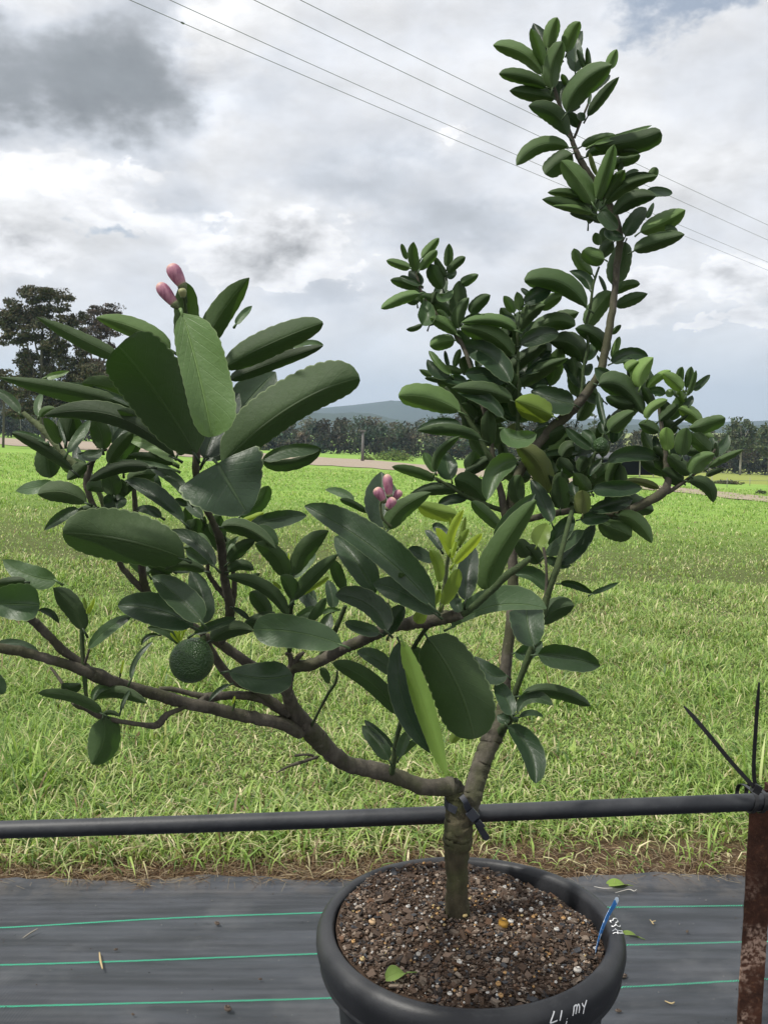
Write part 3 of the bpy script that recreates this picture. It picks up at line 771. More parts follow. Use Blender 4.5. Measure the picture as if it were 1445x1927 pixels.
for (x, y, s_, c, lab) in ((701,1738,.0055,(.60,.42,.25),'cream pebble near the left side of the pot'), (787,1799,.004,(.60,.56,.50),'white pebble on the potting mix below the trunk'), (1086,1829,.0055,(.66,.62,.56),'largest white pebble near the right rim of the pot'), (874,1726,.0045,(.52,.40,.18),'yellowish pebble touching the foot of the trunk'), (980,1717,.0035,(.68,.66,.62),'small bright white pebble behind the ochre one')):
    mb = MB(); pebble(mb, soilhit(x, y, .003), s_, (1, 1, 1)); o = mb.build('pebble', bs('pebble_stone', c, .6, .3, noise=.2, nscale=200), None, cols=False); tag(o, lab, 'pebble', 'pebbles on the potting mix')

# plant tag
def ribbon(pts, wid, side=None, thick=.0006):
    """flat strap: pts 3D, widths, side vector(s)"""
    V = []; n = len(pts); pts = [Vector(p) for p in pts]
    for i, p in enumerate(pts):
        t_ = (pts[min(i+1, n-1)]-pts[max(i-1, 0)]).normalized()
        s_ = side[i] if isinstance(side, list) else side
        s_ = Vector(s_); s_ = (s_-t_*s_.dot(t_)).normalized(); nn = t_.cross(s_); w_ = (wid[i] if hasattr(wid, '__len__') else wid)/2
        V += [p-s_*w_-nn*thick/2, p+s_*w_-nn*thick/2, p+s_*w_+nn*thick/2, p-s_*w_+nn*thick/2]
    Fq = [(0, 1, 2, 3), (4*n-1, 4*n-2, 4*n-3, 4*n-4)]
    for i in range(n-1):
        for k in range(4): Fq.append((4*i+k, 4*i+4+k, 4*i+4+(k+1) % 4, 4*i+(k+1) % 4))
    return V, Fq
d0 = 1.262
tp = [(1118,1816,1.255),(1121,1790,1.258),(1127,1765,1.262),(1135,1742,1.268),(1146,1718,1.275),(1155,1703,1.28),(1162,1689,1.285)]
cv = catmull(tp, 4); pts = [P(*q) for q in cv]
m, t, b = material('blue_white_tag'); u_ = t.sep(t.n.new('ShaderNodeTexCoord').outputs['Object'])
nn_ = t.noise(t.n.new('ShaderNodeTexCoord').outputs['Object'], 90, 3, .6)
t.l.new(t.mix(t.ss(nn_, .56, .62), (.03,.19,.52), (.62,.74,.85)), b.inputs['Base Color']); b.inputs['Roughness'].default_value = .4
wd_ = [.0035+.009*math.sin(min(1, i/(len(pts)-1))*2.9)**.7 for i in range(len(pts))]; wd_[-1] = .002
sd = [Vector((.35, .9, 0)).lerp(Vector((.8, .55, .1)), i/(len(pts)-1)) for i in range(len(pts))]
V, Fq = ribbon(pts, wd_, sd, .0005); o = mk('plant_tag', V, Fq, m, None, False); tag(o, 'narrow blue and white plastic plant label stuck in the pot by the rim', 'plant label')

# ------------------------------------------------------------------ citrus tree
tb = P(860, 1738, 1.309)
tree = empty('citrus_tree', tuple(tb), 'young citrus tree in the black pot with pink buds and a green fruit', 'tree')
def limb(name, pts, mat=M_BARK, n=10, bump=.035, label=None, seg=7):
    q = []
    for x, y, r, d in pts:
        p = P(x, y, d); q.append((p.x, p.y, p.z, r/F*d))
    A = catmull(q, seg)
    L = len(A); ph = random.uniform(0, 6)
    kn = np.interp(np.linspace(0, 1, L), np.linspace(0, 1, max(4, L//3)), RNG.uniform(-.065, .065, max(4, L//3)))
    rad = [max(.0004, r[3])*(1+kn[i]) for i, r in enumerate(A)]
    jx = np.array([RNG.normal(0, .05, L)*A[:, 3], RNG.normal(0, .05, L)*A[:, 3]])
    mb = MB(); mb.tube([(r[0]+jx[0][i], r[1], r[2]+jx[1][i]) for i, r in enumerate(A)], rad, n=n, bump=bump)
    o = mb.build(name, mat, tree, cols=False)
    if label: o['label'] = label
    return o
limb('trunk', [(860,1765,24,1.312),(860,1735,24,1.308),(859,1690,21.5,1.300),(859,1640,21,1.294),(859,1600,24,1.288),(862,1570,27,1.284),(862,1548,24,1.281),(857,1520,19,1.279),(856,1497,17,1.278),(857,1483,16,1.277)], M_TRUNK, n=16)
limb('branch', [(864,1488,11,1.279),(855,1481,17,1.277),(838,1481,16.5,1.273),(795,1480,15.5,1.262),(755,1465,15,1.25),(710,1450,16,1.235),(660,1440,15,1.215),(625,1418,16.5,1.19),(600,1392,19,1.17),(572,1362,17,1.14),(550,1330,14,1.12),(541,1300,11,1.10),(545,1270,9,1.09),(552,1248,8,1.085)], n=14, label='thick brown limb reaching left from the trunk fork')
limb('branch', [(600,1400,11,1.165),(602,1385,9,1.160),(606,1379,6,1.156)])
limb('branch', [(866,1575,12,1.286),(876,1545,15,1.292),(886,1512,17,1.302),(893,1480,18,1.31),(903,1448,18,1.318),(912,1420,18,1.322),(925,1390,19,1.33),(940,1362,18,1.335),(948,1335,15,1.34),(950,1295,11,1.343),(952,1250,11,1.347),(958,1200,10,1.35),(963,1150,10.5,1.353),(966,1090,10.5,1.357),(963,1040,9.5,1.36),(960,985,9,1.365),(963,935,10,1.37),(985,875,9,1.375),(1030,815,9,1.38),(1068,780,9.5,1.383),(1103,740,8.5,1.388),(1128,700,8,1.393),(1140,650,8,1.398),(1149,600,7.5,1.402),(1156,550,6.5,1.406),(1160,500,6.5,1.408),(1166,455,6.5,1.41),(1160,415,6,1.412),(1138,370,6,1.41),(1110,330,6,1.408),(1090,298,5.5,1.406),(1078,270,4.5,1.404),(1066,235,4,1.402),(1050,190,3.5,1.40),(1038,150,3,1.40),(1030,118,2,1.40)], n=12, label='tall upright limb rising to the top of the tree')
limb('branch', [(960,1010,7,1.362),(948,960,8,1.36),(942,925,7,1.365),(930,880,6,1.37),(918,800,5,1.375),(900,740,5,1.38),(885,690,4.5,1.385),(869,648,4.5,1.39),(850,622,4,1.39),(835,605,3.5,1.395),(812,580,3,1.40),(795,556,3,1.40),(785,520,2.5,1.40),(781,500,2,1.40)], n=8)
limb('branch', [(965,985,6,1.37),(1000,975,6,1.35),(1045,966,6,1.34),(1085,960,6.5,1.33),(1120,966,7,1.325),(1160,965,7.5,1.32),(1195,955,8,1.318),(1225,940,9,1.315),(1248,925,9,1.315),(1256,905,7,1.315),(1254,880,6,1.317),(1250,850,5,1.32),(1245,810,4,1.32),(1240,775,3,1.32),(1238,750,2.5,1.32)], n=10, label='low brown branch reaching right over the field')
limb('twig', [(1240,932,4,1.316),(1258,925,4,1.315),(1285,908,3.5,1.31),(1308,890,3,1.31),(1330,868,2.5,1.31),(1345,845,2,1.31)], n=6)
limb('twig', [(1088,765,3.6,1.387),(1095,728,3.4,1.392),(1098,690,3.2,1.398),(1106,652,3,1.402),(1103,610,2.8,1.404),(1110,580,2.6,1.402),(1115,540,2.6,1.40),(1122,515,2.2,1.40),(1127,502,1.8,1.40)], M_TWIG, n=6)
limb('twig', [(838,728,3,1.375),(860,760,4,1.372),(878,784,4.5,1.37),(900,820,5,1.368),(921,860,5.5,1.366),(945,905,6,1.368)], M_TWIG, n=6)
limb('twig', [(819,899,3,1.34),(850,918,3.5,1.345),(880,936,4,1.35),(915,950,5,1.355),(948,962,5,1.362)], M_TWIG, n=6)
limb('twig', [(1080,260,2.5,1.404),(1090,235,2.4,1.40),(1098,215,2.2,1.40),(1108,190,2,1.40),(1110,175,1.6,1.40)], M_BARK, n=6)
limb('twig', [(975,840,4,1.376),(974,800,4,1.375),(975,760,3.5,1.378),(974,710,3,1.38),(974,660,3,1.385),(973,620,2.5,1.39)], M_TWIG, n=6)
limb('twig', [(1120,900,5,1.325),(1112,880,5,1.322),(1118,855,4,1.32),(1130,850,3,1.32)], M_TWIG, n=6)
limb('branch', [(938,1385,8,1.33),(948,1368,8,1.31),(957,1358,7,1.29),(966,1320,6,1.28),(972,1295,6,1.275),(984,1262,6,1.268),(996,1234,7,1.262),(1004,1212,7,1.258),(1014,1185,7,1.254),(1022,1150,7,1.252),(1030,1118,6.5,1.25),(1040,1090,6.5,1.25),(1048,1068,6,1.25),(1058,1030,5,1.26),(1068,990,5,1.28),(1078,955,5,1.31)], M_TWIG, n=8, label='slender green-barked shoot beside the upright limb')
limb('twig', [(1025,1130,3,1.25),(1028,1095,3,1.248),(1027,1060,2.6,1.246),(1022,1030,3,1.25)], M_BARK, n=6)
limb('branch', [(546,1262,8,1.088),(560,1254,11,1.082),(580,1252,11.5,1.075),(605,1242,11,1.065),(640,1223,11,1.05),(675,1208,11,1.035),(705,1193,11.5,1.022),(735,1180,10.5,1.01),(765,1174,12,1.0),(800,1168,14,.99),(830,1163,13,.982),(852,1159,12,.976),(868,1157,8,.972)], n=12, label='mossy cut branch ending in the middle of the picture')
limb('branch', [(862,1162,6,.976),(885,1146,6.5,.972),(910,1124,7,.968),(932,1104,6.5,.964),(950,1085,7.5,.96),(972,1070,7,.957),(990,1056,6,.955),(996,1051,5,.955)], M_TWIG, n=10, label='green cut shoot rising to the right')
limb('twig', [(829,1152,4.5,.972),(834,1120,4.5,.965),(838,1090,4.5,.958),(841,1062,4,.95),(846,1035,3.2,.94),(850,1010,2.5,.935)], M_TWIGP, n=8)
limb('twig', [(550,1262,5,1.085),(548,1245,6,1.08),(545,1232,5,1.078),(538,1230,3,1.075)], M_BARK, n=7)
limb('twig', [(553,1250,5,1.08),(563,1235,5,1.075),(572,1228,3,1.07)], M_BARK, n=7)
limb('twig', [(583,1372,3,1.14),(602,1335,2.8,1.12),(618,1305,2.8,1.10),(631,1285,3,1.09),(635,1262,2.2,1.085)], M_TWIG, n=6)
limb('twig', [(736,1455,6,1.235),(741,1432,5.5,1.225),(744,1400,5,1.215),(752,1365,4.5,1.20),(757,1345,4,1.19),(762,1310,3,1.18)], M_TWIG, n=8)
limb('twig', [(600,1243,5,1.066),(612,1218,5.5,1.06),(626,1196,5.5,1.055),(640,1165,5,1.05),(650,1140,4,1.045)], M_TWIG, n=7)
limb('twig', [(590,1422,2.6,1.17),(575,1420,2.4,1.165),(555,1422,2.8,1.16)], M_BARK, n=6)
limb('twig', [(598,1424,3,1.18),(575,1432,3,1.17),(555,1438,3.2,1.16),(535,1446,2,1.155),(520,1455,1,1.15)], M_BARK, n=6)
limb('branch', [(566,1380,12,1.14),(545,1366,13,1.125),(515,1358,12,1.11),(480,1351,12,1.095),(440,1343,12,1.08),(400,1333,11.5,1.065),(350,1323,11.5,1.048),(305,1310,11.5,1.032),(265,1299,11.5,1.018),(232,1289,11,1.006),(205,1280,12,.998),(182,1271,14,.99),(160,1262,11,.982),(125,1250,9.5,.97),(90,1240,9,.96),(50,1228,9.5,.95),(10,1221,9.5,.94),(-60,1212,9,.93),(-130,1200,8,.92)], n=12, label='long brown branch running level out of the left edge')
limb('branch', [(556,1372,10,1.14),(540,1346,9,1.13),(515,1328,9,1.12),(492,1315,9,1.11),(460,1309,8.5,1.10),(425,1309,8,1.09),(393,1312,9,1.08),(370,1308,6,1.07),(345,1302,5,1.065),(325,1297,5,1.06),(300,1296,4.5,1.055)], n=9)
limb('twig', [(375,1322,6,1.06),(388,1312,6,1.075)], n=7)
limb('branch', [(545,1345,8,1.12),(510,1318,8,1.11),(476,1295,8.5,1.10),(445,1283,8.5,1.09),(425,1265,8.5,1.08),(410,1245,8.5,1.07),(398,1225,8,1.06),(388,1205,7,1.05),(375,1185,6,1.04),(345,1168,6,1.03),(310,1145,6,1.02),(282,1118,7,1.01),(272,1100,8,1.0),(266,1060,7,.99),(258,1010,6.5,.98),(256,965,6,.97),(252,915,4,.96),(250,890,3,.955)], n=9)
limb('branch', [(546,1318,8,1.105),(520,1283,8,1.09),(490,1262,9,1.075),(460,1243,9.5,1.06),(430,1222,9.5,1.05),(405,1205,8,1.04),(388,1197,6,1.035)], n=10)
limb('branch', [(412,1212,7,1.045),(425,1190,8,1.03),(433,1155,9,1.015),(430,1125,9.5,1.005),(424,1095,9,.995),(420,1060,8.5,.98),(417,1030,8.5,.965),(412,1008,8,.95),(402,985,6.5,.93),(388,955,6.5,.905),(376,930,6,.885),(370,905,6,.865),(369,880,7,.85),(370,850,7,.84),(366,810,5,.83)], n=10, label='dark stem carrying the large-leaved shoot with pink buds')
limb('twig', [(424,1122,6,1.003),(405,1100,5,1.0),(392,1078,4.5,.995),(391,1060,4,.99),(385,1040,3,.985)], n=7)
limb('twig', [(433,1155,7,1.015),(440,1120,6,1.01),(441,1090,5,1.005),(436,1060,4,1.0),(432,1040,3,1.0)], n=7)
limb('twig', [(548,1170,4.5,1.03),(547,1150,4.5,1.02),(550,1130,4,1.01),(546,1100,3.5,1.0),(545,1075,3,1.0)], M_TWIG, n=6)
limb('twig', [(545,1225,5,1.07),(546,1195,5,1.05),(548,1170,4.5,1.03)], M_TWIG, n=6)
limb('branch', [(280,1118,6,1.01),(264,1105,6.5,1.0),(245,1085,6,.99),(227,1062,5.5,.98),(222,1035,5.5,.97),(212,1010,5.5,.96),(195,985,6,.95),(178,956,6,.945),(166,925,6,.94),(163,905,6.5,.938),(170,880,6,.935),(178,860,5.5,.93),(190,848,5,.93),(201,844,4,.93)], n=9)
limb('branch', [(225,1045,5,.965),(205,990,5,.955),(192,940,5,.95),(175,905,5.5,.95),(158,886,6,.95),(138,871,6.5,.95),(110,842,6,.95),(90,818,6,.95),(74,801,6.5,.95),(58,789,5,.95),(45,776,4,.95)], M_TWIGP, n=9, label='pale green shoot pointing up at the left edge')
limb('twig', [(76,802,4,.95),(76,788,3,.95),(74,775,2,.95)], M_TWIGP, n=6)
limb('branch', [(176,1268,8,.99),(158,1252,8,.985),(140,1238,8,.98),(119,1224,9,.972),(104,1208,8,.966),(92,1196,8,.96),(76,1180,8,.955),(60,1166,8,.95),(42,1155,7,.945),(10,1145,6,.94),(-40,1130,5,.93)], n=9)
limb('twig', [(352,1326,5,1.045),(340,1334,5,1.04),(325,1340,5,1.035),(312,1347,6,1.03),(300,1362,7,1.025),(290,1366,7,1.02),(270,1364,4.5,1.01),(235,1359,4.5,1.0),(205,1353,5,.99),(188,1347,6,.985),(177,1342,5.5,.98),(160,1333,4.5,.975),(148,1330,4,.97),(138,1324,3,.965)], n=8)
limb('twig', [(163,1312,3.5,.975),(160,1280,4.5,.98),(157,1240,4.5,.98),(155,1210,4.5,.98),(155,1185,4,.98),(158,1168,3,.98),(162,1155,2,.98)], M_TWIG, n=7)
limb('twig', [(160,1248,3,.98),(166,1232,2.5,.975),(168,1222,2,.972)], M_BARK, n=6)
limb('twig', [(96,1256,2.5,.99),(107,1270,3,.985),(116,1283,3,.98),(128,1300,3,.975),(138,1325,3,.967)], M_BARK, n=6)
limb('twig', [(226,1275,1.6,1.0),(228,1262,2,.995),(231,1250,1.6,.99)], M_TWIG, n=5)
limb('twig', [(438,1338,1.8,1.07),(441,1325,2,1.068),(442,1312,1.4,1.065)], M_TWIG, n=5)
limb('twig', [(371,850,4,.84),(368,800,3.5,.835),(360,700,3,.83),(354,640,3,.825),(352,600,3,.82),(349,575,3,.815),(345,552,3,.81)], M_TWIG, n=7)
limb('twig', [(735,990,3,.96),(720,975,2.6,.95),(716,950,2.6,.945),(722,938,3,.94)], M_TWIGP, n=6)
limb('twig', [(820,1165,3.5,1.0),(800,1185,4,1.0),(780,1215,4.5,1.005),(775,1225,3,1.01)], M_TWIG, n=6)

